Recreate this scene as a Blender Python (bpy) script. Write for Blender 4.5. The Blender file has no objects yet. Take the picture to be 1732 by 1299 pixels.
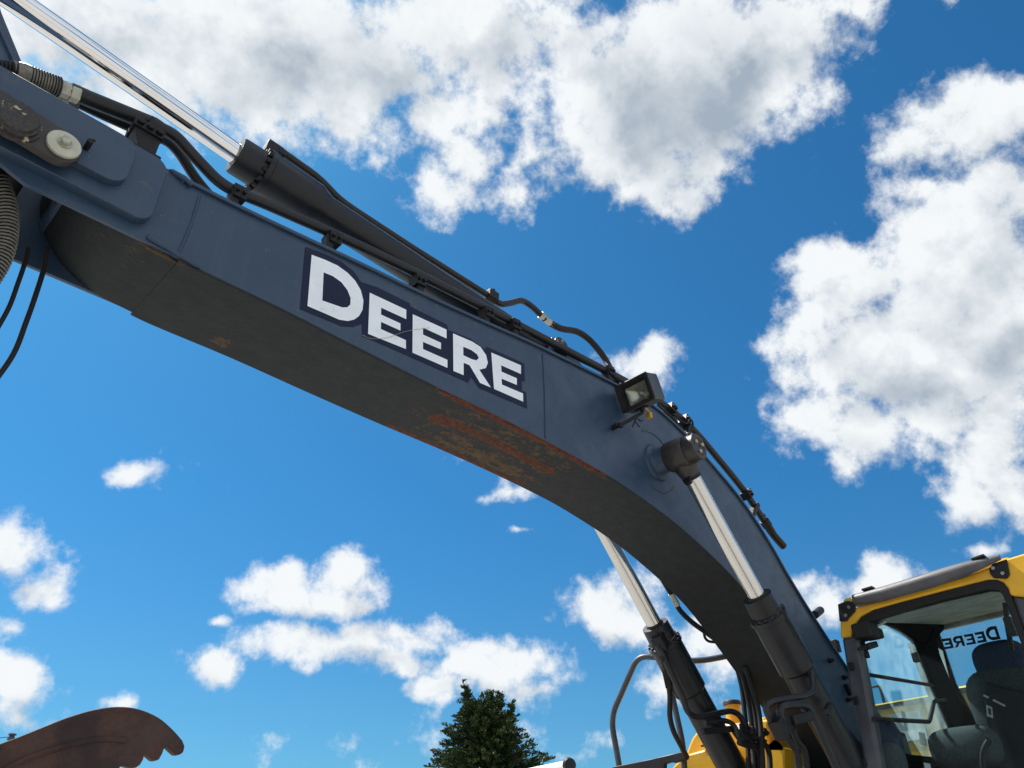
import bpy, bmesh, math, random
from mathutils import Vector, Matrix
from mathutils.geometry import tessellate_polygon
R = math.radians
random.seed(7)
sc = bpy.context.scene
col = sc.collection

# ------------------------------------------------------------------ camera
# metres; X = the excavator's forward, Y = its left, Z = up
EYE = Vector((6.044, 2.434, 1.549))
PITCH, YAW, ROLL, FPX = R(33.71), R(-135.36), R(-1.31), 1300.0
FW = Vector((math.cos(YAW)*math.cos(PITCH), math.sin(YAW)*math.cos(PITCH), math.sin(PITCH)))
_rt = Vector((math.sin(YAW), -math.cos(YAW), 0)); _up = _rt.cross(FW)
RT = _rt*math.cos(ROLL) + _up*math.sin(ROLL)
UP = -_rt*math.sin(ROLL) + _up*math.cos(ROLL)
cd = bpy.data.cameras.new('camera'); cam = bpy.data.objects.new('camera', cd); col.objects.link(cam)
cd.sensor_width = 36; cd.lens = FPX*36/1732; cd.clip_end = 6000; cd.clip_start = .05
cam.matrix_world = Matrix((( RT.x, UP.x, -FW.x, EYE.x), (RT.y, UP.y, -FW.y, EYE.y), (RT.z, UP.z, -FW.z, EYE.z), (0,0,0,1)))
sc.camera = cam
def ray(u, v): return FW + RT*((u-866)/FPX) - UP*((v-649.5)/FPX)
def onY(u, v, Y): d = ray(u, v); return EYE + d*((Y-EYE.y)/d.y)
def onX(u, v, X): d = ray(u, v); return EYE + d*((X-EYE.x)/d.x)
def far(u, v, D): d = ray(u, v).normalized(); return EYE + d*D

# ------------------------------------------------------------------ light, sky, exposure
SUN_YAW, SUN_EL = R(-78), R(60)          # where the sun stands
SUN = Vector((math.cos(SUN_YAW)*math.cos(SUN_EL), math.sin(SUN_YAW)*math.cos(SUN_EL), math.sin(SUN_EL)))
sl = bpy.data.lights.new('sun', 'SUN'); so = bpy.data.objects.new('sun', sl); col.objects.link(so)
sl.energy = 5.0; sl.angle = R(.55); sl.color = (1, .95, .87)
so.rotation_euler = SUN.to_track_quat('Z', 'Y').to_euler()
so.location = (0, 0, 30)
sc.view_settings.view_transform = 'Standard'; sc.view_settings.look = 'None'
sc.view_settings.exposure = 0.78; sc.view_settings.gamma = 1; sc.view_settings.use_curve_mapping = False

world = bpy.data.worlds.new('World'); sc.world = world; world.use_nodes = True
nt = world.node_tree; nt.nodes.clear()
def N(tree, kind, **kw):
    n = tree.nodes.new(kind)
    for k, v in kw.items():
        if k in ('operation', 'blend_type', 'data_type', 'noise_dimensions', 'vector_type', 'interpolation_type', 'normalize', 'sky_type', 'sun_disc', 'clamp'):
            setattr(n, k, v)
    return n
def math_(tree, op, a, b=None, c=None, clamp=False):
    n = tree.nodes.new('ShaderNodeMath'); n.operation = op; n.use_clamp = clamp
    for i, x in enumerate((a, b, c)):
        if x is None: continue
        if isinstance(x, (int, float)): n.inputs[i].default_value = x
        else: tree.links.new(x, n.inputs[i])
    return n.outputs[0]
def mapr(tree, x, a, b, lo=0., hi=1., smooth=True):
    n = tree.nodes.new('ShaderNodeMapRange'); n.interpolation_type = 'SMOOTHSTEP' if smooth else 'LINEAR'
    tree.links.new(x, n.inputs[0])
    for i, v in ((1, a), (2, b), (3, lo), (4, hi)): n.inputs[i].default_value = v
    return n.outputs[0]
def noise(tree, vec, scale, detail=4, rough=.55, lac=2., dist=0., out=0):
    n = tree.nodes.new('ShaderNodeTexNoise')
    if vec is not None: tree.links.new(vec, n.inputs['Vector'])
    n.inputs['Scale'].default_value = scale; n.inputs['Detail'].default_value = detail
    n.inputs['Roughness'].default_value = rough; n.inputs['Lacunarity'].default_value = lac; n.inputs['Distortion'].default_value = dist
    return n.outputs[out]
def mixc(tree, fac, a, b, mode='MIX'):
    n = tree.nodes.new('ShaderNodeMix'); n.data_type = 'RGBA'; n.blend_type = mode
    if isinstance(fac, (int, float)): n.inputs[0].default_value = fac
    else: tree.links.new(fac, n.inputs[0])
    for i, x in ((6, a), (7, b)):
        if isinstance(x, tuple): n.inputs[i].default_value = (*x, 1) if len(x) == 3 else x
        else: tree.links.new(x, n.inputs[i])
    return n.outputs[2]
def vmath(tree, op, a, b=None, scale=None):
    n = tree.nodes.new('ShaderNodeVectorMath'); n.operation = op
    for i, x in enumerate((a, b)):
        if x is None: continue
        if isinstance(x, (tuple, Vector)): n.inputs[i].default_value = tuple(x)
        else: tree.links.new(x, n.inputs[i])
    if scale is not None: n.inputs['Scale'].default_value = scale
    return n

SKY_STRENGTH, CLOUD_LIT, CLOUD_GREY = .067, (7.95, 8.25, 8.45), (3.2, 3.85, 4.6)
# clouds: where each cumulus stands in the image (centre in pixels, half-width, half-height, weight)
CLOUDS = [
 (140,40,300,130,1.5),(420,70,340,170,1.6),(520,180,190,115,1.1),(250,150,260,120,.9),(640,110,200,140,1.2),(60,60,120,160,.55),
 (800,40,240,130,1.4),(800,250,110,100,.95),(770,320,95,75,.8),(860,300,110,75,.8),(700,200,130,80,.75),(980,250,150,100,1.0),(1010,70,180,100,.9),
 (1090,160,180,220,1.6),(1200,110,230,190,1.6),(1100,320,90,70,.8),(1180,300,90,80,.9),(1330,60,170,130,1.3),(1430,10,140,60,.8),(1290,190,90,90,.8),
 (1600,15,50,40,.55),(830,140,110,80,.85),(740,190,100,70,.8),(900,260,120,70,.9),(1020,180,90,90,.9),(1590,360,150,90,1.0),(1690,460,120,110,1.1),(1590,520,170,110,1.2),(1700,680,90,80,.9),(1600,640,150,90,1.1),
 (1640,200,170,110,1.1),(1540,240,110,70,.9),(1700,330,160,120,1.1),(1640,440,190,140,1.5),(1480,480,150,90,1.1),(1400,470,90,70,.9),
 (1380,560,110,90,1.0),(1500,600,200,110,1.5),(1680,560,160,160,1.6),(1390,720,90,60,.9),(1480,720,130,80,1.0),(1430,780,60,45,.8),(1560,700,130,60,.9),
 (1690,760,100,70,.9),(1640,850,90,60,.95),(1720,840,80,90,.9),
 (1095,615,80,55,.95),(1040,600,60,35,.6),
 (10,930,75,75,.9),(50,985,80,50,.9),(20,1060,50,40,.6),(40,1150,95,65,1.0),(30,1210,110,50,.9),(190,1187,45,25,.7),
 (235,805,32,16,.42),(340,812,50,18,.12),(885,897,24,12,.6),
 (480,990,100,50,.95),(590,970,85,52,1.0),(560,1010,110,40,.8),(560,1085,175,52,1.05),(690,1070,100,40,.9),(660,1110,100,32,.75),(370,1130,75,48,1.0),(370,1046,24,14,.6),
 (860,1110,105,50,1.05),(800,1145,100,45,.95),(750,1165,75,26,.8),(910,1160,60,40,.7),
 (1040,1030,110,58,1.05),(1090,1000,60,45,.8),(1190,1080,70,60,.7),
 (790,775,50,24,.8),(860,822,55,24,.85),
 (1480,1000,100,55,1.0),(1400,1030,70,45,.8),(1360,1000,40,30,.6),(1655,935,50,22,.7),
 (1120,1160,90,40,.45),(1230,1130,90,50,.5),(1030,1252,60,14,.3),(960,1270,45,14,.4),(460,1245,260,14,.10),(1160,1255,60,14,.25),(1150,1290,120,14,.2),
]
GREYS = [(1130,200,190,190,1.),(1230,90,170,130,.6),(560,120,330,140,.55),(250,80,260,110,.35),(960,60,180,80,.4),(1690,600,110,90,.75),(1570,660,150,60,.6),(1450,745,80,35,.5),(1700,430,90,60,.4),(60,1195,90,40,.6),(60,1000,70,30,.5),(640,1110,150,26,.55),(520,1035,110,22,.5),(370,1155,60,20,.5),(800,1170,120,22,.55),(1040,1065,90,20,.5),(1650,880,80,24,.4),(1480,1040,90,20,.4)]
# camera axes: clouds placed by image pixels, (right, up) tangents from the image centre
CAM_F, CAM_R, CAM_U = FW.copy(), RT.copy(), UP.copy()
def img_plane(u, v): return ((u-866)/1300., (649.5-v)/1300.)
tc = nt.nodes.new('ShaderNodeTexCoord'); D = tc.outputs['Generated']
sky = nt.nodes.new('ShaderNodeTexSky'); sky.sky_type = 'NISHITA'; sky.sun_disc = False
sky.sun_elevation = SUN_EL; sky.sun_rotation = math.pi/2 - SUN_YAW
sky.air_density = 1.0; sky.dust_density = .9; sky.ozone_density = 2.2; sky.altitude = 100
szz = nt.nodes.new('ShaderNodeSeparateXYZ'); nt.links.new(D, szz.inputs[0])
tint = mixc(nt, 1., sky.outputs[0], mixc(nt, mapr(nt, szz.outputs[2], .08, .45), (.34, .78, .98), (.215, .77, 1.08)), 'MULTIPLY')
away = vmath(nt, 'DOT_PRODUCT', D, CAM_F).outputs['Value']
inv = math_(nt, 'DIVIDE', 1., math_(nt, 'MAXIMUM', away, .05))
cmb = nt.nodes.new('ShaderNodeCombineXYZ')
nt.links.new(math_(nt, 'MULTIPLY', vmath(nt, 'DOT_PRODUCT', D, CAM_R).outputs['Value'], inv), cmb.inputs[0])
nt.links.new(math_(nt, 'MULTIPLY', vmath(nt, 'DOT_PRODUCT', D, CAM_U).outputs['Value'], inv), cmb.inputs[1])
wn = noise(nt, D, 11., 2, .5, out=1)
wv = vmath(nt, 'MULTIPLY_ADD', wn, (.075, .075, 0)); nt.links.new(vmath(nt, 'ADD', cmb.outputs[0], (-.0375, -.0375, 0)).outputs[0], wv.inputs[2])
P1 = wv.outputs[0]
P2 = vmath(nt, 'ADD', P1, (-.020, .038, 0)).outputs[0]          # a step towards the sun: what lies there shades this spot
sp = nt.nodes.new('ShaderNodeSeparateXYZ'); nt.links.new(P1, sp.inputs[0])
fb = noise(nt, D, 14., 8, .635); fb2 = noise(nt, D, 5.5, 3, .5)
n1 = math_(nt, 'ADD', math_(nt, 'MULTIPLY_ADD', fb, 2.1, -1.12), math_(nt, 'MULTIPLY_ADD', fb2, .5, -.25))
off = (SUN + Vector((0, 0, .8))).normalized()*.045
fo = noise(nt, vmath(nt, 'ADD', D, off).outputs[0], 14., 4, .58)
n2 = math_(nt, 'MULTIPLY_ADD', fo, 2.1, -1.12)
# the same kind of cumulus carries on out of view, thickened there to brighten the boom
gen = math_(nt, 'MINIMUM', math_(nt, 'MULTIPLY_ADD', noise(nt, D, 2.6, 3, .5), 3.6, -1.25), .75)
gen = math_(nt, 'SUBTRACT', gen, mapr(nt, away, .55, .74, 0., 3.))
bil = mapr(nt, fb, .32, .68, .17, -.13, False)          # crevices between billows
soft = mapr(nt, noise(nt, D, 9., 4, .6), .3, .7, .62, 1.1, False)
def new_part(L, GL):
    """one stretch of sky as a node group holding only the clouds that reach into it"""
    T_ = bpy.data.node_groups.new('sky_part', 'ShaderNodeTree')
    for nm, ty in (('P1','Vector'),('P2','Vector'),('n1','Float'),('n2','Float'),('gen','Float'),('soft','Float'),('tint','Color'),('bil','Float')):
        T_.interface.new_socket(nm, in_out='INPUT', socket_type='NodeSocket'+ty)
    T_.interface.new_socket('sky', in_out='OUTPUT', socket_type='NodeSocketShader')
    gi = T_.nodes.new('NodeGroupInput').outputs; go = T_.nodes.new('NodeGroupOutput')
    def field(vec, L, start=None, ragged=.78):
        acc = start
        for (u, v, rx, ry, w) in L:
            cx, cy = img_plane(u, v); ix, iy = 1300./rx, 1300./ry
            q = vmath(T_, 'MULTIPLY_ADD', vec, (ix, iy, 0)); q.inputs[2].default_value = (-cx*ix, -cy*iy, 0)
            w *= ragged
            val = math_(T_, 'MULTIPLY_ADD', vmath(T_, 'LENGTH', q.outputs[0]).outputs['Value'], -w, w)
            if acc is None: acc = val
            else: acc = math_(T_, 'SMOOTH_MAX', acc, val, .12)
        return acc
    d1 = math_(T_, 'ADD', field(gi['P1'], L, gi['gen']), gi['n1'])
    d2 = math_(T_, 'ADD', field(gi['P2'], L, gi['gen']), gi['n2'])
    cover = mapr(T_, d1, -.05, .48)
    sh = math_(T_, 'MULTIPLY', mapr(T_, d2, .1, 1.2), .42)
    rel = mapr(T_, math_(T_, 'SUBTRACT', d2, d1), -.5, .6, -.12, .26, False)      # billows: the side turned to the sun is lighter
    sh = math_(T_, 'ADD', sh, rel, clamp=True)
    if GL:
        gz = mapr(T_, field(gi['P1'], GL, None, 1.), 0., .8)
        sh = math_(T_, 'MULTIPLY_ADD', math_(T_, 'MULTIPLY', gz, mapr(T_, d1, -.1, .8)), .66, sh, clamp=True)
    sh = math_(T_, 'ADD', math_(T_, 'MULTIPLY', sh, gi['soft']), gi['bil'], clamp=True)
    ccol = mixc(T_, sh, CLOUD_LIT, CLOUD_GREY)
    bg = T_.nodes.new('ShaderNodeBackground'); bg.inputs[1].default_value = SKY_STRENGTH
    T_.links.new(mixc(T_, cover, gi['tint'], ccol), bg.inputs[0]); T_.links.new(bg.outputs[0], go.inputs[0])
    return T_
PARTS = {}
def sky_part(L, GL):
    k = (tuple(L), tuple(GL))
    if k not in PARTS: PARTS[k] = new_part(L, GL)
    g_ = nt.nodes.new('ShaderNodeGroup'); g_.node_tree = PARTS[k]
    for i, x in enumerate((P1, P2, n1, n2, gen, soft, tint, bil)): nt.links.new(x, g_.inputs[i])
    return g_.outputs[0]
def within(b, u0, u1, v0, v1, k):
    u, v, rx, ry, w = b; m = 60
    dx = max(u0-m-u, 0, u-u1-m)/rx; dy = max(v0-m-v, 0, v-v1-m)/ry
    return .78*w*(1-math.hypot(dx, dy)) > k
def either(fac, yes, no):
    m = nt.nodes.new('ShaderNodeMixShader'); nt.links.new(fac, m.inputs[0]); nt.links.new(no, m.inputs[1]); nt.links.new(yes, m.inputs[2]); return m.outputs[0]
US = [-320, 60, 330, 620, 880, 1130, 1380, 1560, 2050]; VS = [-350, 130, 300, 520, 740, 900, 1040, 1140, 1700]
def split_u(i, j, leaf_):
    if j-i == 1: return leaf_(US[i], US[j])
    k = (i+j)//2
    return either(math_(nt, 'LESS_THAN', sp.outputs[0], img_plane(US[k], 0)[0]), split_u(i, k, leaf_), split_u(k, j, leaf_))
def split_v(i, j):
    if j-i == 1:
        return split_u(0, len(US)-1, lambda a, b_: sky_part([c for c in CLOUDS if within(c, a, b_, VS[i], VS[j], -.65)], [c for c in GREYS if within(c, a, b_, VS[i], VS[j], 0.)]))
    k = (i+j)//2
    return either(math_(nt, 'GREATER_THAN', sp.outputs[1], img_plane(0, VS[k])[1]), split_v(i, k), split_v(k, j))
inner = split_v(0, len(VS)-1)
final = either(math_(nt, 'GREATER_THAN', away, .45), inner, sky_part([], []))
world.cycles.sampling_method = 'NONE'
wo = nt.nodes.new('ShaderNodeOutputWorld'); nt.links.new(final, wo.inputs[0])
sc.cycles.use_denoising = True
sc.cycles.max_bounces = 5; sc.cycles.transparent_max_bounces = 16

# ------------------------------------------------------------------ materials
def new_mat(name):
    m = bpy.data.materials.new(name); m.use_nodes = True; t = m.node_tree
    return m, t, t.nodes['Principled BSDF']
def setp(b, **kw):
    for k, v in kw.items():
        i = b.inputs[k.replace('_', ' ')]
        i.default_value = (*v, 1) if isinstance(v, tuple) and len(v) == 3 else v
def bump(t, b, h, strength, dist=.01):
    n = t.nodes.new('ShaderNodeBump'); n.inputs['Strength'].default_value = strength; n.inputs['Distance'].default_value = dist
    t.links.new(h, n.inputs['Height']); t.links.new(n.outputs[0], b.inputs['Normal'])
def objco(t): return t.nodes.new('ShaderNodeTexCoord').outputs['Object']
def paint(name, c, rough=.4, spec=.5, var=.25, scale=9., dust=(.16, .14, .12), dust_amt=.12, bmp=.03, metal=0.):
    m, t, b = new_mat(name); co = objco(t)
    n1 = noise(t, co, scale, 5, .6); n2 = noise(t, co, scale*5, 4, .65)
    c2 = mixc(t, mapr(t, n1, .3, .7), tuple(x*(1-var) for x in c), tuple(min(1, x*(1+var)) for x in c))
    c3 = mixc(t, mapr(t, n2, .55, .8, 0, dust_amt), c2, dust)
    t.links.new(c3, b.inputs['Base Color'])
    t.links.new(mapr(t, n1, .25, .75, rough*.8, rough*1.25), b.inputs['Roughness'])
    setp(b, Specular_IOR_Level=spec, Metallic=metal)
    bump(t, b, n2, bmp, .01)
    return m
M = {}
M['pipe'] = paint('pipe_paint', (.013, .014, .018), .42, .38)
M['cyl'] = paint('cylinder_paint', (.010, .0115, .015), .36, .36, bmp=.02, dust=(.09,.08,.07))
M['dark'] = paint('dark_steel', (.009, .009, .011), .5, .3, dust=(.08,.07,.06))
M['grey'] = paint('cab_grey', (.045, .05, .062), .42)
M['yellow'] = paint('yellow_paint', (.68, .375, .014), .35, .5, .10, 5., (.30, .22, .10), .25)
M['visor'] = paint('visor_grey', (.075, .078, .088), .5)
M['rubber'] = paint('rubber', (.012, .012, .013), .6, .3, .2, 30)
M['black'] = paint('black_plastic', (.010, .010, .011), .55, .3)
M['white'] = paint('white_vinyl', (.82, .87, .92), .35, .5, .05, 4., (.42, .43, .44), .35, .005)
M['navy'] = paint('navy_vinyl', (.007, .013, .042), .5, .22, .1, 6., dust_amt=.05, bmp=.005)
M['cream'] = paint('cream_zinc', (.50, .50, .40), .45, .5, .12, 20., (.20, .17, .10), .5)
M['zinc'] = paint('zinc_fitting', (.42, .42, .36), .40, .5, .25, 30., (.12, .10, .07), .6, metal=.5)
M['sleeve'] = paint('hose_sleeve', (.17, .16, .135), .6, .4, .3, 30., (.06, .05, .04), .7)
M['coil'] = paint('coil_guard', (.13, .125, .11), .5, .5, .25, 40.)
M['ceiling'] = paint('cab_lining', (.30, .31, .30), .8, .2)
M['seat'] = paint('seat_cloth', (.055, .062, .066), .9, .1, .2, 60.)
M['seat2'] = paint('headrest_cloth', (.03, .04, .07), .9, .1, .2, 60.)
M['console'] = paint('console_plastic', (.02, .021, .024), .6, .3)
M['trim'] = paint('matte_trim', (.008, .0085, .010), .95, .04)
M['paper'] = paint('paper_white', (.6, .62, .62), .7, .2, .03)
M['orange'] = paint('connector_yellow', (.6, .34, .02), .45)
M['tarp'] = paint('white_tarp', (.72, .72, .70), .6, .3, .08, 3.)
M['wood'] = paint('weathered_wood', (.16, .13, .10), .9, .1)
M['bark'] = paint('cedar_bark', (.09, .06, .04), .95, .1)

# boom paint: dark slate enamel, a little chalked, drips and specks
m, t, b = new_mat('boom_paint'); co = objco(t)
n1 = noise(t, co, 2.2, 5, .6); n2 = noise(t, co, 55., 4, .7); n3 = noise(t, co, 14., 6, .6)
mp = t.nodes.new('ShaderNodeMapping'); mp.inputs['Scale'].default_value = (22, 22, 1.3); t.links.new(co, mp.inputs[0])
st = noise(t, mp.outputs[0], 1., 4, .6)
c = mixc(t, mapr(t, n1, .3, .7), (.021, .047, .092), (.029, .057, .102))
c = mixc(t, mapr(t, st, .50, .80, 0, .55), c, (.042, .070, .110))
c = mixc(t, mapr(t, n2, .70, .76, 0, .35), c, (.16, .16, .16))
c = mixc(t, mapr(t, n3, .62, .8, 0, .25), c, (.03, .032, .036))
t.links.new(c, b.inputs['Base Color'])
n4 = noise(t, co, 5., 8, .72, dist=.6)
c = mixc(t, mapr(t, n4, .57, .72, 0, .45), c, (.085, .095, .110))
n5 = noise(t, co, 130., 2, .5); c = mixc(t, math_(t, 'MULTIPLY', mapr(t, n5, .70, .74), mapr(t, n4, .45, .6)), c, (.20, .20, .20))
t.links.new(c, b.inputs['Base Color'])
t.links.new(mapr(t, n4, .3, .7, .30, .58), b.inputs['Roughness']); bump(t, b, math_(t, 'ADD', n1, math_(t, 'MULTIPLY', n3, .10)), .16, .02)
M['boom'] = m
# boom underside: same paint darkened, its shade put into the colour, with the rusted, scraped stretch under the bend
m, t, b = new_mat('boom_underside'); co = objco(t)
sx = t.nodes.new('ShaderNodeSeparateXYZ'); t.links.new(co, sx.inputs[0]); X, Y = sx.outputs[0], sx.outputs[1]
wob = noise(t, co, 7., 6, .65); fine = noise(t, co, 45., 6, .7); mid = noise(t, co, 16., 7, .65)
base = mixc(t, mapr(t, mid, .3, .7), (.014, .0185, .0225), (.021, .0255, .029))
base = mixc(t, mapr(t, fine, .66, .74, 0, .5), base, (.16, .13, .09))
def band(x, a, b_, s): return math_(t, 'MULTIPLY', mapr(t, x, a-s, a+s), mapr(t, x, b_-s, b_+s, 1., 0.))
def spot(x0, x1, y0, y1, sx_=.12, sy_=.03): return math_(t, 'MULTIPLY', band(X, x0, x1, sx_), band(Y, y0, y1, sy_))
m1 = spot(3.27, 4.10, -.030, .030, .06, .022)               # long scrape
m1 = math_(t, 'MAXIMUM', m1, spot(3.98, 4.11, -.055, .04, .03, .02))
m2 = spot(3.05, 4.20, .155, .26, .14, .012)                # near edge
m3 = spot(3.28, 4.22, -.33, -.205, .10, .016)               # far edge
mm = m1
for k in (m2, m3): mm = math_(t, 'MAXIMUM', mm, k)
h1 = math_(t, 'MULTIPLY', spot(3.30, 3.95, -.215, -.10, .15, .04), .58)
h2 = math_(t, 'MULTIPLY', spot(3.25, 4.15, -.25, .20, .2, .04), .36)
h3 = math_(t, 'MULTIPLY', spot(5.06, 5.13, -.20, -.12, .02, .02), .46)
h4 = math_(t, 'MULTIPLY', spot(5.50, 5.75, -.02, .16, .08, .06), .12)
h5 = math_(t, 'MULTIPLY', spot(5.40, 6.1, .150, .25, .10, .015), .6)
hh = mm
for k in (h1, h2, h3, h4, h5): hh = math_(t, 'MAXIMUM', hh, k)
stc = t.nodes.new('ShaderNodeMapping'); stc.inputs['Scale'].default_value = (.30, 1, 1); t.links.new(co, stc.inputs[0])
wob2 = noise(t, stc.outputs[0], 26., 6, .7); fin2 = noise(t, stc.outputs[0], 90., 4, .7)
jag = math_(t, 'ADD', math_(t, 'MULTIPLY_ADD', wob2, 2.0, -1.0), math_(t, 'MULTIPLY_ADD', fine, 1.3, -.65))
r_ = math_(t, 'ADD', math_(t, 'MULTIPLY', mm, .86), jag)
core = math_(t, 'MULTIPLY', mapr(t, r_, .42, .52), mapr(t, mm, .02, .15))
halo = math_(t, 'MULTIPLY', mapr(t, math_(t, 'ADD', hh, math_(t, 'MULTIPLY', jag, 1.2)), .34, .62), mapr(t, hh, .02, .15))
rc = mixc(t, mapr(t, fin2, .35, .68), (.034, .0085, .004), (.135, .036, .010))
c = mixc(t, math_(t, 'MULTIPLY', halo, mapr(t, mid, .3, .7, .35, .85)), base, (.125, .066, .020))
c = mixc(t, core, c, rc)
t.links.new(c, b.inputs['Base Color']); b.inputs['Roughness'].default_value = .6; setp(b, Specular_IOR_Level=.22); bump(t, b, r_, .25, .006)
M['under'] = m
# worn pin-boss plate: black steel with cream paint flakes
m, t, b = new_mat('flaked_steel'); co = objco(t)
f1 = noise(t, co, 30., 4, .6, dist=.3); f2 = noise(t, co, 90., 3, .6)
mixf = math_(t, 'ADD', f1, math_(t, 'MULTIPLY_ADD', f2, .22, -.11))
c = mixc(t, mapr(t, f2, .4, .7), (.018, .016, .016), (.045, .036, .03))
c = mixc(t, mapr(t, mixf, .60, .66), c, (.40, .35, .23))
t.links.new(c, b.inputs['Base Color']); b.inputs['Roughness'].default_value = .5; bump(t, b, f1, .2, .004); M['flaked'] = m
# greasy brown-black boss steel
M['boss'] = paint('greasy_boss', (.030, .026, .025), .45, .5, .35, 25., (.14, .10, .07), .5, .08)
def metal(name, c, rough, stretch=None):
    m, t, b = new_mat(name); co = objco(t)
    n = noise(t, co, 14., 4, .6)
    t.links.new(mixc(t, n, tuple(x*.88 for x in c), c), b.inputs['Base Color'])
    t.links.new(mapr(t, n, .3, .7, rough*.8, rough*1.2), b.inputs['Roughness']); setp(b, Metallic=1.)
    return m
M['chrome'] = metal('chrome', (.86, .86, .87), .07)
M['rod'] = metal('satin_chrome', (.72, .71, .68), .20)
M['bolt'] = metal('bolt_steel', (.30, .30, .30), .35)
# thumb: rusty brown steel
m, t, b = new_mat('rusty_thumb'); co = objco(t)
n1 = noise(t, co, 7., 7, .7); n2 = noise(t, co, 40., 5, .7); n3 = noise(t, co, 4.2, 5, .6)
c = mixc(t, mapr(t, n1, .36, .64), (.026, .011, .011), (.074, .033, .022))
c = mixc(t, mapr(t, n3, .50, .68, 0, .6), c, (.040, .036, .034))
c = mixc(t, mapr(t, n2, .66, .75, 0, .5), c, (.20, .12, .07))
t.links.new(c, b.inputs['Base Color']); b.inputs['Roughness'].default_value = .75; bump(t, b, n2, .3, .006); M['thumb'] = m
# tinted glass, real panes
def glassm(name, tintc, refl=1.45):
    m, t, b = new_mat(name); t.nodes.remove(b)
    tr = t.nodes.new('ShaderNodeBsdfTransparent'); tr.inputs[0].default_value = (*tintc, 1)
    gl = t.nodes.new('ShaderNodeBsdfGlossy'); gl.inputs['Roughness'].default_value = .02
    lw = t.nodes.new('ShaderNodeLayerWeight'); lw.inputs[0].default_value = .5
    fa = math_(t, 'MULTIPLY_ADD', math_(t, 'POWER', lw.outputs['Facing'], 4.), .45, .006)
    mx = t.nodes.new('ShaderNodeMixShader'); t.links.new(fa, mx.inputs[0]); t.links.new(tr.outputs[0], mx.inputs[1]); t.links.new(gl.outputs[0], mx.inputs[2])
    t.links.new(mx.outputs[0], t.nodes['Material Output'].inputs[0]); return m
M['glass'] = glassm('tinted_glass', (.90, .97, .97))
M['hazy'] = glassm('hazy_glass', (.86, .97, .98)); t = M['hazy'].node_tree          # rear and side panes get a translucent haze, added to brighten the glass
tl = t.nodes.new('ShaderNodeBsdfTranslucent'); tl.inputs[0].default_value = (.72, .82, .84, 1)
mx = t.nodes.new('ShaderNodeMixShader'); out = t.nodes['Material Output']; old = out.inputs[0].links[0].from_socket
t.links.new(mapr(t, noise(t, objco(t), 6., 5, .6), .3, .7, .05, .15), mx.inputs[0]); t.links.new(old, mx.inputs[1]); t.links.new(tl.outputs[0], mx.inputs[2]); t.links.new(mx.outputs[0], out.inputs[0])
M['lens'] = glassm('lamp_lens', (.78, .80, .76))
M['refl'] = metal('lamp_reflector', (.62, .62, .58), .34)
m, t, b = new_mat('cedar_leaf'); co = objco(t)
n1 = noise(t, co, .9, 3, .5); n2 = noise(t, co, 6., 2, .5)
c = mixc(t, mapr(t, n1, .35, .65), (.016, .032, .011), (.050, .070, .018)); c = mixc(t, mapr(t, n2, .4, .7, 0, .6), c, (.030, .062, .024))
t.links.new(c, b.inputs['Base Color']); setp(b, Roughness=.6, Specular_IOR_Level=.2, Subsurface_Weight=0.)
M['leaf'] = m
m, t, b = new_mat('pale_gravel'); co = objco(t)
n1 = noise(t, co, .15, 5, .6); n2 = noise(t, co, 22., 6, .7)
c = mixc(t, mapr(t, n1, .35, .65), (.285, .275, .26), (.35, .34, .32)); c = mixc(t, mapr(t, n2, .4, .7, 0, .6), c, (.18, .16, .14))
t.links.new(c, b.inputs['Base Color']); b.inputs['Roughness'].default_value = .95; bump(t, b, n2, .6, .03); M['gravel'] = m

# ------------------------------------------------------------------ geometry helpers
def tag(o, label=None, cat=None, kind=None, group=None):
    if label: o['label'] = label
    if cat: o['category'] = cat
    if kind: o['kind'] = kind
    if group: o['group'] = group
    return o
def empty(name, loc, parent=None):
    o = bpy.data.objects.new(name, None); col.objects.link(o); o.location = loc; o.empty_display_size = .3
    if parent: o.parent = parent
    return o
def fillet(P, r, n=6):
    P = [Vector(p) for p in P]; out = [P[0]]
    for i in range(1, len(P)-1):
        a, p, b = P[i-1], P[i], P[i+1]
        da, db = (a-p), (b-p); k = min(r, da.length*.48, db.length*.48)
        s, e = p+da.normalized()*k, p+db.normalized()*k
        for j in range(n+1):
            q = j/n; out.append(s*(1-q)**2 + p*2*q*(1-q) + e*q*q)
    out.append(P[-1]); return out
def catmull(P, n=6):
    P = [Vector(p) for p in P]; Q = [P[0]*2-P[1]] + P + [P[-1]*2-P[-2]]; out = []
    for i in range(1, len(Q)-2):
        p0, p1, p2, p3 = Q[i-1:i+3]
        for j in range(n):
            t = j/n
            out.append(.5*((2*p1) + (p2-p0)*t + (2*p0-5*p1+4*p2-p3)*t*t + (3*p1-p0-3*p2+p3)*t**3))
    out.append(P[-1]); return out
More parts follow.
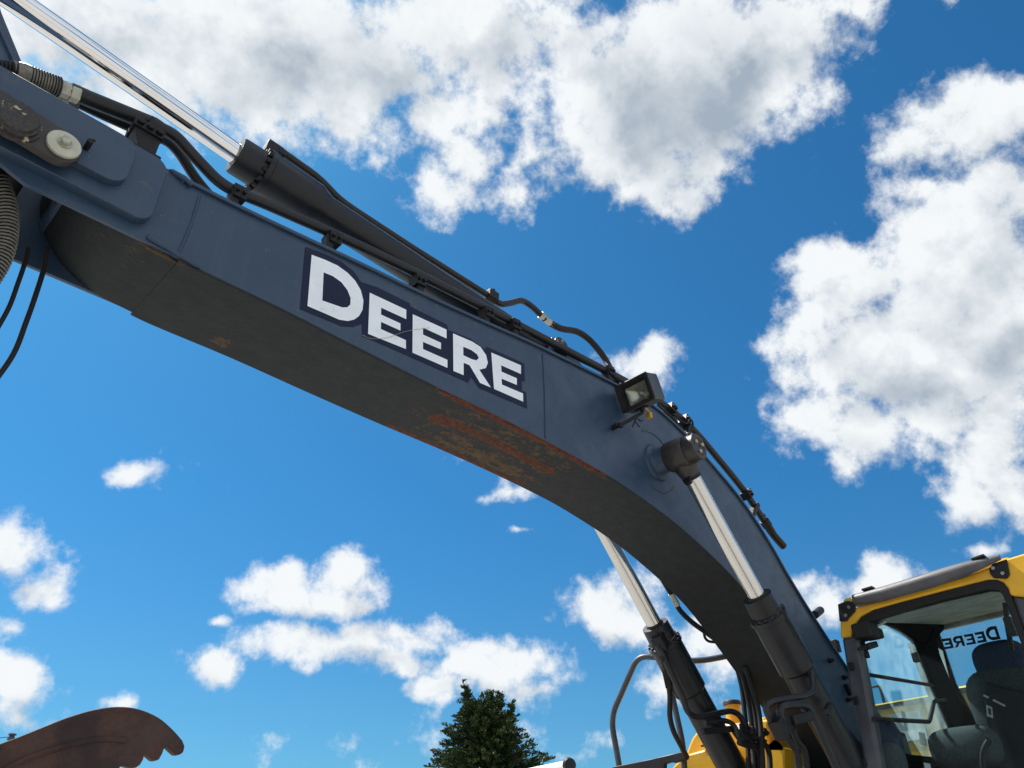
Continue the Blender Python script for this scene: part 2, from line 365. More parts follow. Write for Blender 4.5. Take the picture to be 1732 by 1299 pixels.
class G:
    def __init__(s): s.v = []; s.f = []
    def add(s, V, F):
        k = len(s.v); s.v += [tuple(x) for x in V]; s.f += [tuple(i+k for i in f) for f in F]; return s
    def extrude(s, poly, vec):            # closed polygon (3d), swept by vec
        poly = [Vector(p) for p in poly]; n = len(poly); vec = Vector(vec)
        nrm = Vector((0, 0, 0))
        for i in range(n): nrm += poly[i].cross(poly[(i+1) % n])
        if nrm.dot(vec) > 0: poly = poly[::-1]
        V = poly + [p+vec for p in poly]
        return s.add(V, [tuple(range(n)), tuple(range(2*n-1, n-1, -1))] + [(i, n+i, n+(i+1) % n, (i+1) % n)[::-1] for i in range(n)])
    def xz(s, pts, y0, y1): return s.extrude([(p[0], y0, p[1]) for p in pts], (0, y1-y0, 0))
    def yz(s, pts, x0, x1): return s.extrude([(x0, p[0], p[1]) for p in pts], (x1-x0, 0, 0))
    def box(s, c, h, ax=None):
        c = Vector(c); ax = ax or (Vector((1,0,0)), Vector((0,1,0)), Vector((0,0,1)))
        V = [c + ax[0]*h[0]*a + ax[1]*h[1]*b + ax[2]*h[2]*e for a in (-1,1) for b in (-1,1) for e in (-1,1)]
        F = [(0,1,3,2),(4,6,7,5),(0,4,5,1),(2,3,7,6),(0,2,6,4),(1,5,7,3)]
        if ax[0].cross(ax[1]).dot(ax[2]) < 0: F = [f[::-1] for f in F]
        return s.add(V, F)
    def bar(s, a, b, w, h, up=(0,0,1)):
        a, b = Vector(a), Vector(b); x = (b-a).normalized(); y = Vector(up).cross(x).normalized(); z = x.cross(y)
        return s.box((a+b)/2, ((b-a).length/2, w/2, h/2), (x, y, z))
    def tube(s, P, r, n=14, cap=True):
        P = [Vector(p) for p in P]; m = len(P); rr = r if isinstance(r, (list, tuple)) else [r]*m
        T = [(P[min(i+1, m-1)]-P[max(i-1, 0)]).normalized() for i in range(m)]
        nx = T[0].orthogonal().normalized(); V = []
        for i in range(m):
            nx = (nx - T[i]*nx.dot(T[i])).normalized(); ny = T[i].cross(nx)
            V += [P[i] + (nx*math.cos(2*math.pi*j/n) + ny*math.sin(2*math.pi*j/n))*rr[i] for j in range(n)]
        F = [(i*n+j, i*n+(j+1) % n, (i+1)*n+(j+1) % n, (i+1)*n+j) for i in range(m-1) for j in range(n)]
        if cap: F += [tuple(range(n))[::-1], tuple(range((m-1)*n, m*n))]
        return s.add(V, F)
    def lathe(s, a, b, prof, n=28, cap=True):  # prof: (distance along a->b in metres, radius)
        a, b = Vector(a), Vector(b); x = (b-a).normalized(); u = x.orthogonal().normalized(); w = x.cross(u); V = []
        for (d, r) in prof: V += [a + x*d + (u*math.cos(2*math.pi*j/n)+w*math.sin(2*math.pi*j/n))*r for j in range(n)]
        m = len(prof); F = [(i*n+j, i*n+(j+1) % n, (i+1)*n+(j+1) % n, (i+1)*n+j) for i in range(m-1) for j in range(n)]
        if cap: F += [tuple(range(n))[::-1], tuple(range((m-1)*n, m*n))]
        return s.add(V, F)
    def ball(s, c, r, n=10):
        c = Vector(c); V = []; F = []
        for i in range(n//2+1):
            th = math.pi*i/(n//2)
            for j in range(n):
                V.append(c + Vector((math.sin(th)*math.cos(2*math.pi*j/n), math.sin(th)*math.sin(2*math.pi*j/n), math.cos(th)))*r)
        for i in range(n//2):
            for j in range(n): F.append((i*n+j, (i+1)*n+j, (i+1)*n+(j+1) % n, i*n+(j+1) % n))
        return s.add(V, F)
    def hexbolt(s, c, nrm, r=.012, h=.01): 
        c = Vector(c); nrm = Vector(nrm).normalized(); return s.lathe(c, c+nrm, [(-.002, r), (h*.85, r), (h, r*.85)], 6)
    def strip(s, pts, y0, y1, th, side=1):    # plate following an XZ line, thickness to +/- normal
        P = [Vector((p[0], p[1])) for p in pts]; n = len(P); V = []
        for i in range(n):
            t = (P[min(i+1, n-1)]-P[max(i-1, 0)]).normalized(); q = Vector((-t.y, t.x))*th*side
            a = P[i]; bq = P[i]+q
            V += [(a.x, y0, a.y), (a.x, y1, a.y), (bq.x, y1, bq.y), (bq.x, y0, bq.y)]
        F = []
        for i in range(n-1):
            for j in range(4): F.append((i*4+j, i*4+(j+1) % 4, (i+1)*4+(j+1) % 4, (i+1)*4+j))
        F += [(0, 3, 2, 1), tuple((n-1)*4+j for j in range(4))]
        return s.add(V, F)
    def pieces(s):
        par = list(range(len(s.v)))
        def find(i):
            while par[i] != i: par[i] = par[par[i]]; i = par[i]
            return i
        for f in s.f:
            r0 = find(f[0])
            for i in f[1:]: par[find(i)] = r0
        comp = {}
        for f in s.f: comp.setdefault(find(f[0]), []).append(f)
        L = []
        for fs in comp.values():
            vs = [s.v[i] for f in fs for i in f]
            L.append([fs, [min(v[k] for v in vs)-.004 for k in range(3)], [max(v[k] for v in vs)+.004 for k in range(3)]])
        again = True                      # pieces that touch stay one piece
        while again:
            again = False
            for i in range(len(L)):
                for j in range(i+1, len(L)):
                    if all(L[i][1][k] < L[j][2][k] and L[j][1][k] < L[i][2][k] for k in range(3)):
                        L[i] = [L[i][0]+L[j][0], [min(x) for x in zip(L[i][1], L[j][1])], [max(x) for x in zip(L[i][2], L[j][2])]]
                        del L[j]; again = True; break
                if again: break
        out = []
        for fs, _, _ in L:
            ids = sorted({i for f in fs for i in f}); mp = {i: k for k, i in enumerate(ids)}
            g_ = G(); g_.v = [s.v[i] for i in ids]; g_.f = [tuple(mp[i] for i in f) for f in fs]; out.append(g_)
        return sorted(out, key=lambda g_: -len(g_.f))
    def build(s, name, mat, parent=None, bevel=0, angle=35, seg=2, fix=True, split=True):
        if split and len(s.f) < 6000:
            P = s.pieces()
            if len(P) > 1:
                first = P[0].build(name, mat, parent, bevel, angle, seg, fix, False)
                for g_ in P[1:]: g_.build(name, mat, parent, bevel, angle, seg, fix, False)
                return first
        me = bpy.data.meshes.new(name); me.from_pydata(s.v, [], s.f); me.update()
        if fix:
            bm = bmesh.new(); bm.from_mesh(me); bmesh.ops.recalc_face_normals(bm, faces=bm.faces); bm.to_mesh(me); bm.free()
        me.materials.append(M[mat] if isinstance(mat, str) else mat)
        for p in me.polygons: p.use_smooth = True
        me.set_sharp_from_angle(angle=R(angle))
        o = bpy.data.objects.new(name, me); col.objects.link(o)
        if parent is not None: o.parent = parent
        if bevel:
            bv = o.modifiers.new('bevel', 'BEVEL'); bv.width = bevel; bv.segments = seg; bv.limit_method = 'ANGLE'; bv.angle_limit = R(40)
            bv.harden_normals = False
        return o
def flat(name, loops, place, mat, parent):     # flat print: outline with holes; place maps (s,t) to a point
    tri = tessellate_polygon([[Vector((p[0], p[1], 0)) for p in L] for L in loops])
    V = [place(*p) for L in loops for p in L]
    g = G(); g.add(V, [tuple(f) for f in tri]); return g.build(name, mat, parent, fix=False)

# ================================================================== SETTING
g = G(); S = 3000
g.add([(-S,-S,0),(S,-S,0),(S,S,0),(-S,S,0)], [(0,1,2,3)])
tag(g.build('ground', 'gravel'), kind='structure')

# ================================================================== EXCAVATOR
ex = tag(empty('excavator', (0, 0, 0)), 'excavator with dark slate boom, chrome cylinder rods and yellow cab at right', 'excavator')
YN, YF = .18, -.235           # near and far web of the boom
YC = (YN+YF)/2
# ---- boom
top = [(5.50,3.812),(5.3,3.825),(5.02,3.853),(4.7,3.888),(4.33,3.922),(3.91,3.972),(3.6,4.012),(3.1,4.056),(2.84,4.074),(2.6,4.083),(2.449,4.073),(2.229,4.018),(2.043,3.942),(1.858,3.855),(1.665,3.757),(1.479,3.628),(1.303,3.465),(1.152,3.295),(.9,3.06),(.55,2.77),(.2,2.50)]
bot = [(5.46,3.468),(5.34,3.462),(5.02,3.466),(4.65,3.459),(4.24,3.455),(3.79,3.457),(3.27,3.44),(2.88,3.405),(2.40,3.312),(1.894,3.135),(1.556,2.93),(1.104,2.60),(.704,2.36),(.2,2.10)]
T2 = [(p.x, p.y) for p in catmull([Vector((*p, 0)) for p in top], 4)]
B2 = [(p.x, p.y) for p in catmull([Vector((*p, 0)) for p in bot], 4)]
PIN = (6.045, 3.675)
tip = [(5.53,3.835),(5.66,3.835),(5.81,3.832)] + [(PIN[0]+.17*math.cos(R(a)), PIN[1]+.17*math.sin(R(a))) for a in range(95, -96, -12)] + [(5.94,3.462),(5.70,3.466),(5.52,3.468)]
foot = [(PIN2[0]+.19*math.cos(R(a)), PIN2[1]+.19*math.sin(R(a))) for PIN2 in [(.12,2.30)] for a in range(120, 300, 15)]
outline = tip + B2 + foot[::-1] + T2[::-1]
g = G(); g.xz(outline, YN-.016, YN); g.xz(outline, YF, YF+.016)
g.strip(T2, YF-.012, YN+.014, .016, -1)
boom = g.build('boom', 'boom', ex, .002)
# underside plate, curving up between the fork plates at the tip
curl = [(5.845,3.82),(5.84,3.74),(5.80,3.64),(5.73,3.555),(5.64,3.50),(5.56,3.477),(5.48,3.468)]
bp = [(p.x, p.y) for p in catmull([Vector((*p, 0)) for p in curl], 4)][:-1]
ub = [p for p in B2 if p[0] < 5.44]
lowest = [(p[0], p[1]-.001) for p in ub]
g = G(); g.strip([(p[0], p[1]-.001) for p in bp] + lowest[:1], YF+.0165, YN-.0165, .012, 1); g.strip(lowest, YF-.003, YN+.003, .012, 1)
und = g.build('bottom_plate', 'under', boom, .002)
# fork lower edge of the near plate, worn
# welds
g = G()
for X in (5.43, 3.52):
    zt = [q for q in T2 if q[0] < X][0][1]; zb = [q for q in B2 if q[0] < X][0][1]
    g.tube([(X+.012, YN+.001, zb+.02), (X, YN+.001, (zt+zb)/2), (X-.0, YN+.001, zt-.03)], .0055, 6)
g.build('weld_bead', 'boom', boom)
g = G()
for X in (5.28, 3.42):
    zb = [q for q in B2 if q[0] < X][0][1]
    g.tube([(X, YF, zb-.002), (X, YN, zb-.002)], .005, 6)
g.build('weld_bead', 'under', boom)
g = G(); g.tube(catmull([(5.56,YN+.004,3.49),(5.50,YN+.008,3.482),(5.44,YN+.006,3.474),(5.36,YN+.01,3.462)], 5), [.004]+[.012]*5+[.009]*9+[.004], 7); g.build('weld_bead', 'boom', boom)
g = G(); g.tube(catmull([(5.56,YN-.004,3.835),(5.50,YN+.012,3.82),(5.47,YN+.014,3.806)], 5), [.004]+[.012]*5+[.010]*4+[.006], 7); g.build('weld_bead', 'boom', boom)
# doubler plates at the stick pin
def rrect(x0, x1, z0, z1, r, n=7, corners=(1,1,1,1)):
    out = []
    for k, (cx, cz, a0) in enumerate(((x0, z0, 180), (x1, z0, 270), (x1, z1, 0), (x0, z1, 90))):
        if corners[k]:
            ox, oz = cx + (r if cx == x0 else -r), cz + (r if cz == z0 else -r)
            out += [(ox+r*math.cos(R(a0+90*i/n)), oz+r*math.sin(R(a0+90*i/n))) for i in range(n+1)]
        else: out.append((cx, cz))
    return out
def slant(pts, x0, k): return [(p[0], p[1] + k*(p[0]-x0)) for p in pts]
g = G(); g.xz(slant(rrect(5.570, 6.17, 3.515, 3.822, .055, corners=(1,0,0,1)), 5.59, .01), YN-.002, YN+.040); g.build('doubler_plate', 'boom', boom, .003)
g = G(); g.xz(slant(rrect(5.690, 6.17, 3.580, 3.800, .06, corners=(1,0,0,1)), 5.7, .0), YN+.040, YN+.075); g.build('doubler_plate', 'boom', boom, .003)
# boss strap with the pin and its keeper
def stadium(a, b, r, n=12):
    a, b = Vector(a), Vector(b); th = math.atan2(b.y-a.y, b.x-a.x)
    return [(b.x+r*math.cos(th-math.pi/2+math.pi*i/n), b.y+r*math.sin(th-math.pi/2+math.pi*i/n)) for i in range(n+1)] + [(a.x+r*math.cos(th+math.pi/2+math.pi*i/n), a.y+r*math.sin(th+math.pi/2+math.pi*i/n)) for i in range(n+1)]
kp = onY(109, 243, YN+.115); pn = onY(30, 198, YN+.13)
g = G(); g.xz(stadium((kp.x+.012, kp.z-.003), (6.16, 3.615), .068), YN+.075, YN+.105); g.build('keeper_strap', 'boss', boom, .004)
g = G(); g.lathe((pn.x, YN+.10, pn.z), (pn.x, YN+.3, pn.z), [(0,.074),(.012,.074),(.014,.066),(.028,.066),(.030,.060),(.040,.056)], 32); g.build('stick_pin', 'flaked', boom)
g = G(); g.lathe((kp.x, YN+.105, kp.z), (kp.x, YN+.3, kp.z), [(0,.051),(.010,.051),(.012,.049)], 36); kd = g.build('keeper_washer', 'cream', boom)
g = G(); g.lathe((kp.x, YN+.117, kp.z), (kp.x, YN+.4, kp.z), [(0,.021),(.006,.021)], 24); g.hexbolt((kp.x, YN+.123, kp.z), (0,1,0), .016, .018); g.build('keeper_bolt', 'zinc', boom)
q = onY(146, 250, YN+.08); g = G(); g.tube([(q.x, YN+.06, q.z), (q.x, YN+.12, q.z)], .010, 8); g.tube([(q.x,YN+.105,q.z),(q.x-.01,YN+.11,q.z+.02)], .006, 6); g.build('grease_fitting', 'dark', boom)
# decal
Z4 = lambda u, v: onY(480+u/3.464, 400+v/3.464, YN)
LET = {
 'D': [[(160,110),(240,140),(310,172),(370,215),(415,262),(448,318),(463,378),(458,432),(438,468),(408,490),(370,498),(320,490),(240,455),(135,410)],
       [(230,213),(285,236),(335,272),(370,318),(388,365),(386,402),(368,418),(338,418),(222,378)]],
 'E': [[(500,332),(714,432),(714,487),(567,420),(566,460),(680,512),(680,554),(566,503),(565,545),(712,610),(712,662),(490,573)]],
 'F': [[(752,458),(950,548),(950,600),(812,537),(812,577),(917,625),(917,664),(812,620),(812,662),(955,725),(955,772),(750,683)]],
 'R': [[(988,570),(1100,618),(1150,650),(1182,698),(1192,742),(1180,773),(1142,783),(1210,887),(1146,860),(1085,757),(1050,742),(1050,815),(990,790)],
       [(1048,648),(1095,668),(1128,692),(1139,714),(1126,728),(1100,722),(1048,698)]],
 'G': [[(1212,682),(1386,757),(1386,808),(1270,757),(1272,794),(1362,833),(1362,872),(1272,835),(1275,870),(1398,922),(1399,970),(1228,895)]],
}
backing = [(125,62),(235,102),(335,148),(408,205),(452,268),(550,300),(735,392),(742,412),(955,518),(962,548),(1090,598),(1180,664),(1184,645),(1406,745),(1411,850),(1392,846),(1394,906),(1418,912),(1425,1008),(1145,888),(1098,822),(1080,856),(742,706),(460,582),(458,512),(405,530),(340,526),(95,425)]
flat('decal_backing', [[(p.x, p.z) for p in (Z4(*q) for q in backing)]], lambda a, b: (a, YN+.0025, b), 'navy', boom)
E1a, E4b = Z4(490, 573), Z4(1399, 970); bx = (E4b-E1a).normalized(); bz = Vector((0, 1, 0)).cross(bx); bz = bz if bz.z > 0 else -bz
LET2 = {}
for k, loops in LET.items():
    L3 = [[Z4(*q) for q in L] for L in loops]
    flat('decal_letter', [[(p.x, p.z) for p in L] for L in L3], lambda a, b: (a, YN+.0045, b), 'white', boom)
    LET2[k] = [[((p-E1a).dot(bx), (p-E1a).dot(bz)) for p in L] for L in L3]
g = G(); g.tube(catmull([(Z4(*q)+Vector((0,.006,0))) for q in [(455,580),(500,600),(560,602),(620,592),(690,565),(760,550),(850,538)]], 4), .0009, 5); g.build('decal_scratch', 'zinc', boom)
# bolts and small bosses on the web near the foot
g = G()
for (u, v) in [(1401,1118),(1425,1147),(1431,1184)]: g.lathe(onY(u, v, YN-.004), onY(u, v, YN-.004)+Vector((0,1,0)), [(0,.016),(.02,.016),(.022,.010),(.04,.010)], 10)
g.bar(onY(1430,1158,YN+.01), onY(1438,1175,YN+.01), .03, .03); g.build('web_bolt', 'dark', boom)
g = G(); a = onY(1378,1040,YN-.05); g.tube([a, a+Vector((-.16,-.02,.07))], .028, 12); g.build('peg', 'dark', boom)
g = G(); a = onY(1414,1093,YN-.02); g.box(a, (.03,.02,.04)); g.build('top_lug', 'dark', boom, .004)
# cylinder boss on the web
BX, BZ = 2.545, 3.675
g = G(); g.lathe((BX+.01, YN-.002, BZ), (BX+.01, 1, BZ), [(0,.118),(.016,.112),(.02,.085),(.03,.078),(.16,.078)], 32)
g.lathe((BX+.01, YF+.002, BZ), (BX+.01, -1, BZ), [(0,.118),(.016,.112),(.02,.085),(.03,.078),(.16,.078)], 32); g.build('cylinder_boss', 'boom', boom)
g = G()
for rr, a0, a1 in ((.20, 60, 150), (.19, 215, 300)):
    g.tube([(BX+.02+rr*math.cos(R(a)), YN+.001, BZ+rr*math.sin(R(a))) for a in range(a0, a1, 8)], .004, 5)
g.build('weld_bead', 'boom', boom)

# ---- boom cylinders
ax = Vector((1.238-2.548, 0, 2.124-3.666)).normalized()
def boom_cyl(Y, lbl):
    top_ = Vector((BX, Y, BZ)); head = top_ + ax*(Vector((1.951,0,2.945))-Vector((BX,0,BZ))).length
    end = top_ + ax*3.05
    g = G(); g.lathe(head-ax*.01, end, [(0,.070),(.0,.086),(.10,.090),(.105,.098),(.115,.100),(.12,.112),(.145,.112),(.15,.104),(.46,.104),(.475,.092),(end-head).length and (.48,.092),((end-head).length,.092)], 32)
    o = g.build('boom_cylinder', 'cyl', ex); tag(o, lbl)
    g = G(); g.tube([top_+ax*.08, head+ax*.05], .049, 28); g.build('rod', 'rod', o)
    s = 1 if Y > 0 else -1
    g = G(); g.lathe((BX, Y-s*.075, BZ), (BX, Y+s, BZ), [(0,.085),(.015,.092),(.13,.092),(.14,.086)], 30); g.lathe(top_+ax*.03, top_+ax, [(0,.075),(.06,.070),(.11,.056),(.13,.056)], 24)
    g.build('rod_eye', 'boss', o)
    g = G(); g.lathe((BX, Y+s*.06, BZ), (BX, Y+s, BZ), [(0,.080),(.012,.084),(.05,.078),(.075,.078),(.080,.060),(.078,.056),(.072,.05)], 28); g.build('pin_cap', 'boss', o)
    g = G(); b1 = Vector((BX, Y+s*.137, BZ))
    for a in (30, 150, 270): g.hexbolt(b1+Vector((math.cos(R(a))*.035, 0, math.sin(R(a))*.035)), (0, s, 0), .011, .010)
    g.build('cap_bolt', 'zinc', o)
    g = G(); u = ax.cross(Vector((0,1,0))).normalized()
    for i in range(14):
        a = 2*math.pi*i/14; g.hexbolt(head+ax*.112+(u*math.cos(a)+Vector((0,1,0))*math.sin(a))*.100, -ax, .011, .016)
    g.build('gland_bolt', 'dark', o)
    g = G(); g.lathe(head-ax*.022, head, [(0,.053),(.012,.058),(.02,.066)], 24); g.build('wiper_seal', 'rubber', o)
    g = G(); q = top_ + ax*.14; g.lathe(q, q+ax, [(0,.058),(.018,.058)], 24); g.box(q+u*.062+ax*.01, (.012,.02,.02)); g.build('hose_clip', 'dark', o, .002)
    return o, head
cn, headn = boom_cyl(.335, 'boom cylinder on the cab side with satin chrome rod')
cf, headf = boom_cyl(-.395, 'boom cylinder on the side away from the cab')
def T(pts, r, name, mat, parent, rad=.05, n=12, sm=False):
    P = [onY(*p) for p in pts]; P = catmull(P, 6) if sm else fillet(P, rad, 6)
    return G().tube(P, r, n).build(name, mat, parent)
# hard lines on the near cylinder
YL = .335+.115
T([(1373,1140,YL-.02),(1376,1168,YL),(1366,1176,YL),(1304,1187,YL-.06),(1294,1195,YL-.08),(1299,1210,YL-.08),(1311,1232,YL-.1)], .018, 'hydraulic_pipe', 'pipe', ex, .06)
T([(1323,1226,YL-.06),(1319,1199,YL-.04),(1329,1193,YL-.02),(1358,1191,YL),(1371,1200,YL),(1386,1232,YL),(1432,1340,YL)], .021, 'hydraulic_pipe', 'pipe', ex, .06)
a = onY(1320,1228,YL-.07); G().box(a, (.055,.035,.05), (Vector((.8,0,-.6)), Vector((0,1,0)), Vector((.6,0,.8)))).build('hose_block', 'dark', ex, .006)
g = G(); g.bar(onY(1340,1219,YL-.03), onY(1372,1210,YL), .03, .05); g.build('pipe_clamp', 'dark', ex, .004)
g = G(); a = onY(1396,1203,YL); g.bar(a, onY(1404,1190,YL), .03, .02); g.hexbolt(onY(1392,1206,YL), (0,1,0), .014, .02); g.hexbolt(onY(1398,1212,YL), (0,1,0), .014, .02); g.build('pipe_clamp', 'cyl', ex, .003)
for du in (0, 14): T([(1326+du,1236-du*.3,YL-.08),(1336+du,1256,YL-.08),(1347+du,1272,YL-.08),(1350+du,1310,YL-.1),(1352+du,1400,YL-.1)], .017, 'hydraulic_hose', 'rubber', ex, sm=True)
# far cylinder lines
YG = -.395+.10
T([(1112,1092,YG-.02),(1120,1106,YG),(1130,1128,YG),(1156,1182,YG),(1161,1202,YG),(1173,1213,YG),(1188,1212,YG+.02),(1236,1202,YG+.06),(1252,1209,YG+.08),(1262,1236,YG+.08)], .018, 'hydraulic_pipe', 'pipe', ex, .07)
T([(1192,1223,YG+.03),(1226,1218,YG+.06),(1242,1225,YG+.08),(1250,1246,YG+.08)], .015, 'hydraulic_pipe', 'pipe', ex, .05)
g = G(); g.bar(onY(1188,1238,YG), onY(1246,1232,YG+.06), .03, .035); g.build('pipe_clamp', 'dark', ex, .004)
g = G(); g.box(onY(1256,1243,YG+.08), (.06,.035,.035), (Vector((.8,0,.6)), Vector((0,1,0)), Vector((-.6,0,.8)))); g.build('hose_block', 'dark', ex, .006)
g = G(); a = headf+ax*.16; g.box(a+Vector((.10,.03,.03)), (.05,.04,.05), (Vector((.75,0,.66)), Vector((0,1,0)), Vector((-.66,0,.75)))); g.build('port_block', 'dark', ex, .006)
for k, pts in enumerate([[(1262,1246,YG+.1),(1275,1262,YG+.1),(1283,1280,YG+.1),(1284,1330,YG+.1)], [(1268,1244,YG+.1),(1290,1256,YG+.12),(1301,1275,YG+.12),(1303,1330,YG+.12)], [(1250,1256,YG+.1),(1270,1262,YG+.1),(1290,1258,YG+.1)]]): T(pts, .017, 'hydraulic_hose', 'rubber', ex, sm=True)
T([(1119,1112,YG),(1127,1140,YG-.1),(1133,1175,YG-.2),(1133,1210,YG-.25),(1139,1236,YG-.3),(1150,1258,YG-.35),(1162,1280,YG-.4)], .017, 'hydraulic_hose', 'rubber', ex, sm=True)
g = G(); g.bar(onY(1122,1118,YG-.05), onY(1131,1160,YG-.15), .04, .045); g.build('hose_sleeve', 'dark', ex, .005)
# hoses dropping from the far edge of the boom
T([(1101,955,-.27),(1111,966,-.29),(1121,981,-.30),(1137,1008,-.30),(1150,1032,-.31),(1170,1052,-.30),(1192,1068,-.27),(1215,1085,-.22)], .017, 'hydraulic_hose', 'rubber', ex, sm=True)
T([(1190,1066,-.29),(1192,1079,-.30),(1198,1085,-.30),(1218,1087,-.26)], .009, 'cable', 'rubber', ex, .03)
g = G(); a, b_ = onY(1135,1004,-.30), onY(1146,1024,-.305); g.tube([a, b_], .021, 8); g.build('hose_fitting', 'zinc', ex)
for k, (du, yy) in enumerate(((0,-.25),(9,-.21),(17,-.24),(24,-.15))):
    T([(1246+du*.6,1128,yy),(1254+du*.7,1160,yy),(1259+du,1200,yy),(1264+du,1250,yy),(1268+du,1330,yy)], .016, 'hydraulic_hose', 'rubber', ex, sm=True)
g = G()
for (u, v) in [(1285,1243),(1272,1236),(1292,1238),(1288,1252)]: g.ball(onY(u, v, -.18), .028, 8); g.tube([onY(u-6, v-6, -.2), onY(u+8, v+4, -.16)], .014, 8)
g.build('hose_fitting', 'dark', ex)

# ---- stick cylinder
s0, s1 = onY(398, 261, YC), onY(925, 601, YC); ra = onY(18, -4, YC)
sd = (s1-s0).normalized(); L = (s1-s0).length
g = G(); g.lathe(s0, s1, [(0,.055),(0,.083),(.012,.088),(.125,.090),(.128,.110),(.15,.112),(.155,.106),(.40,.106),(.425,.096),(.47,.082),(L-.12,.080),(L-.08,.07),(L,.07)], 36)
sc_ = g.build('stick_cylinder', 'cyl', ex)
g = G(); rd = (s0-ra).normalized(); g.tube([ra-rd*.25, s0+sd*.05], .049, 40); g.build('rod', 'chrome', sc_)
g = G(); u = sd.cross(Vector((0,1,0))).normalized(); w = Vector((0,1,0))
for i in range(14):
    a = 2*math.pi*i/14; g.hexbolt(s0+sd*.128+(u*math.cos(a)+w*math.sin(a))*.099, -sd, .012, .018)
g.build('gland_bolt', 'dark', sc_)
g = G(); g.box(onY(461, 256, YC), (.04,.03,.035), (sd, w, u)); g.box(onY(472,262,YC), (.02,.035,.02), (sd, w, u)); g.build('port_block', 'dark', sc_, .006)
T([(458,244,YC),(478,258,YC),(532,296,YC),(548,310,YC),(572,336,YC),(600,356,YC),(700,421,YC),(832,504,YC),(846,515,YC),(862,513,YC),(882,507,YC),(900,518,YC),(922,540,YC)], .019, 'port_pipe', 'pipe', sc_, .07)
g = G(); g.box(onY(831,502,YC+.0), (.035,.03,.03), (sd, w, u)); g.hexbolt(onY(834,494,YC), u if u.z > 0 else -u, .014, .02); g.build('pipe_clamp', 'dark', sc_, .004)
g = G(); a, b_ = onY(914,532,YC), onY(934,549,YC); g.lathe(a, b_, [(0,.025),(.03,.025),(.031,.021),((b_-a).length,.021)], 6); g.build('hose_fitting', 'zinc', sc_)
T([(931,547,YC),(950,556,YC),(976,561,YC),(996,574,YC),(1014,594,YC+.02),(1026,612,YC+.05),(1036,634,YC+.1),(1046,660,YC+.12)], .021, 'hydraulic_hose', 'rubber', ex, sm=True)
g = G()
for y in (YC-.10, YC+.085): g.xz([(s1.x+.16, 4.0), (s1.x+.06, s1.z+.05), (s1.x-.02, s1.z+.07), (s1.x-.09, s1.z+.03), (s1.x-.45, 4.055), (s1.x-.45,4.03),(s1.x+.1,3.97)], y, y+.02)
g.build('cylinder_bracket', 'boom', boom, .004)
g = G(); g.lathe((s1.x, YC-.14, s1.z), (s1.x, 1, s1.z), [(0,.055),(.24,.055),(.245,.062),(.262,.062),(.265,.05)], 24); g.build('cylinder_pin', 'flaked', boom)

# ---- pipes over the boom
YP = .125
p1 = [(128,157,YP),(205,190,YP),(262,212,YP),(296,228,YP),(326,262,YP),(368,306,YP),(396,324,YP),(440,341,YP),(520,376,YP),(620,421,YP),(720,470,YP),(830,526,YP),(930,578,YP),(1050,641,YP),(1090,662,YP),(1135.5,693.5,YP),(1172,725,YP),(1215.5,777,YP),(1246,814,YP),(1262,835,YP),(1280,862,YP),(1297,888,YP)]
T(p1, .0235, 'hydraulic_pipe', 'pipe', ex, .14, 16)
g = G(); g.tube([onY(118,153,YP), onY(150,167,YP), onY(262,212,YP), onY(272,217,YP)], [.030,.030,.030,.026], 18); g.build('pipe_sleeve', 'pipe', ex)
p2 = [(128,172,.05),(180,197,.05),(250,228,.05),(284,238,.05),(303,258,.05),(328,298,.05),(352,328,.05)]
P = [onY(*p) for p in p2] + [Vector((x, .05, [q for q in T2 if q[0] < x][0][1]+.03)) for x in (5.2, 4.6, 4.2, 3.7, 3.2, 2.7, 2.2)]
G().tube(fillet(P, .12, 6), .020, 12).build('hydraulic_pipe', 'pipe', ex)
# second return line tucked against the top plate
P = [Vector((x, .155, [q for q in T2 if q[0] < x][0][1]+.022)) for x in (4.55, 4.2, 3.9, 3.6, 3.35)]
G().tube(P, .012, 10).build('hydraulic_pipe', 'pipe', ex)
P = [Vector((x, .10, [q for q in T2 if q[0] < x][0][1]+.045)) for x in (2.9, 2.6, 2.345, 2.1, 1.9, 1.7, 1.5, 1.3)]
G().tube(catmull(P, 4), .014, 10).build('hydraulic_pipe', 'pipe', ex)
def clamp(u, v, Y=YP, h=(.035,.03,.03), bolts=True):
    g = G(); a = onY(u, v, Y); d = Vector((.93,0,-.0)); 
    i = min(range(len(T2)-1), key=lambda k: abs(T2[k][0]-a.x)); tt = Vector((T2[i+1][0]-T2[i][0], 0, T2[i+1][1]-T2[i][1])).normalized(); nn = Vector((0,1,0)).cross(tt); nn = nn if nn.z > 0 else -nn
    g.box(a, h, (tt, Vector((0,1,0)), nn))
    zt = T2[i]; base = Vector((zt[0], Y, zt[1])); g.box((a+base)/2, (h[0]*.6, h[1]*.7, max(.012, (a-base).length/2)), (tt, Vector((0,1,0)), nn))
    if bolts:
        for k in (-.5, .5): g.hexbolt(a+tt*h[0]*k+Vector((0, h[1], 0)), (0,1,0), .010, .012); g.hexbolt(a+tt*h[0]*k+nn*h[2], nn, .009, .012)
    return g.build('pipe_clamp', 'dark', ex, .004)
for (u, v) in [(401,331),(562,407),(706,478),(822,532),(868,552),(1028,630),(1134,692),(1158,712),(1263,836)]: clamp(u, v, YP+.005, (.028,.034,.032))
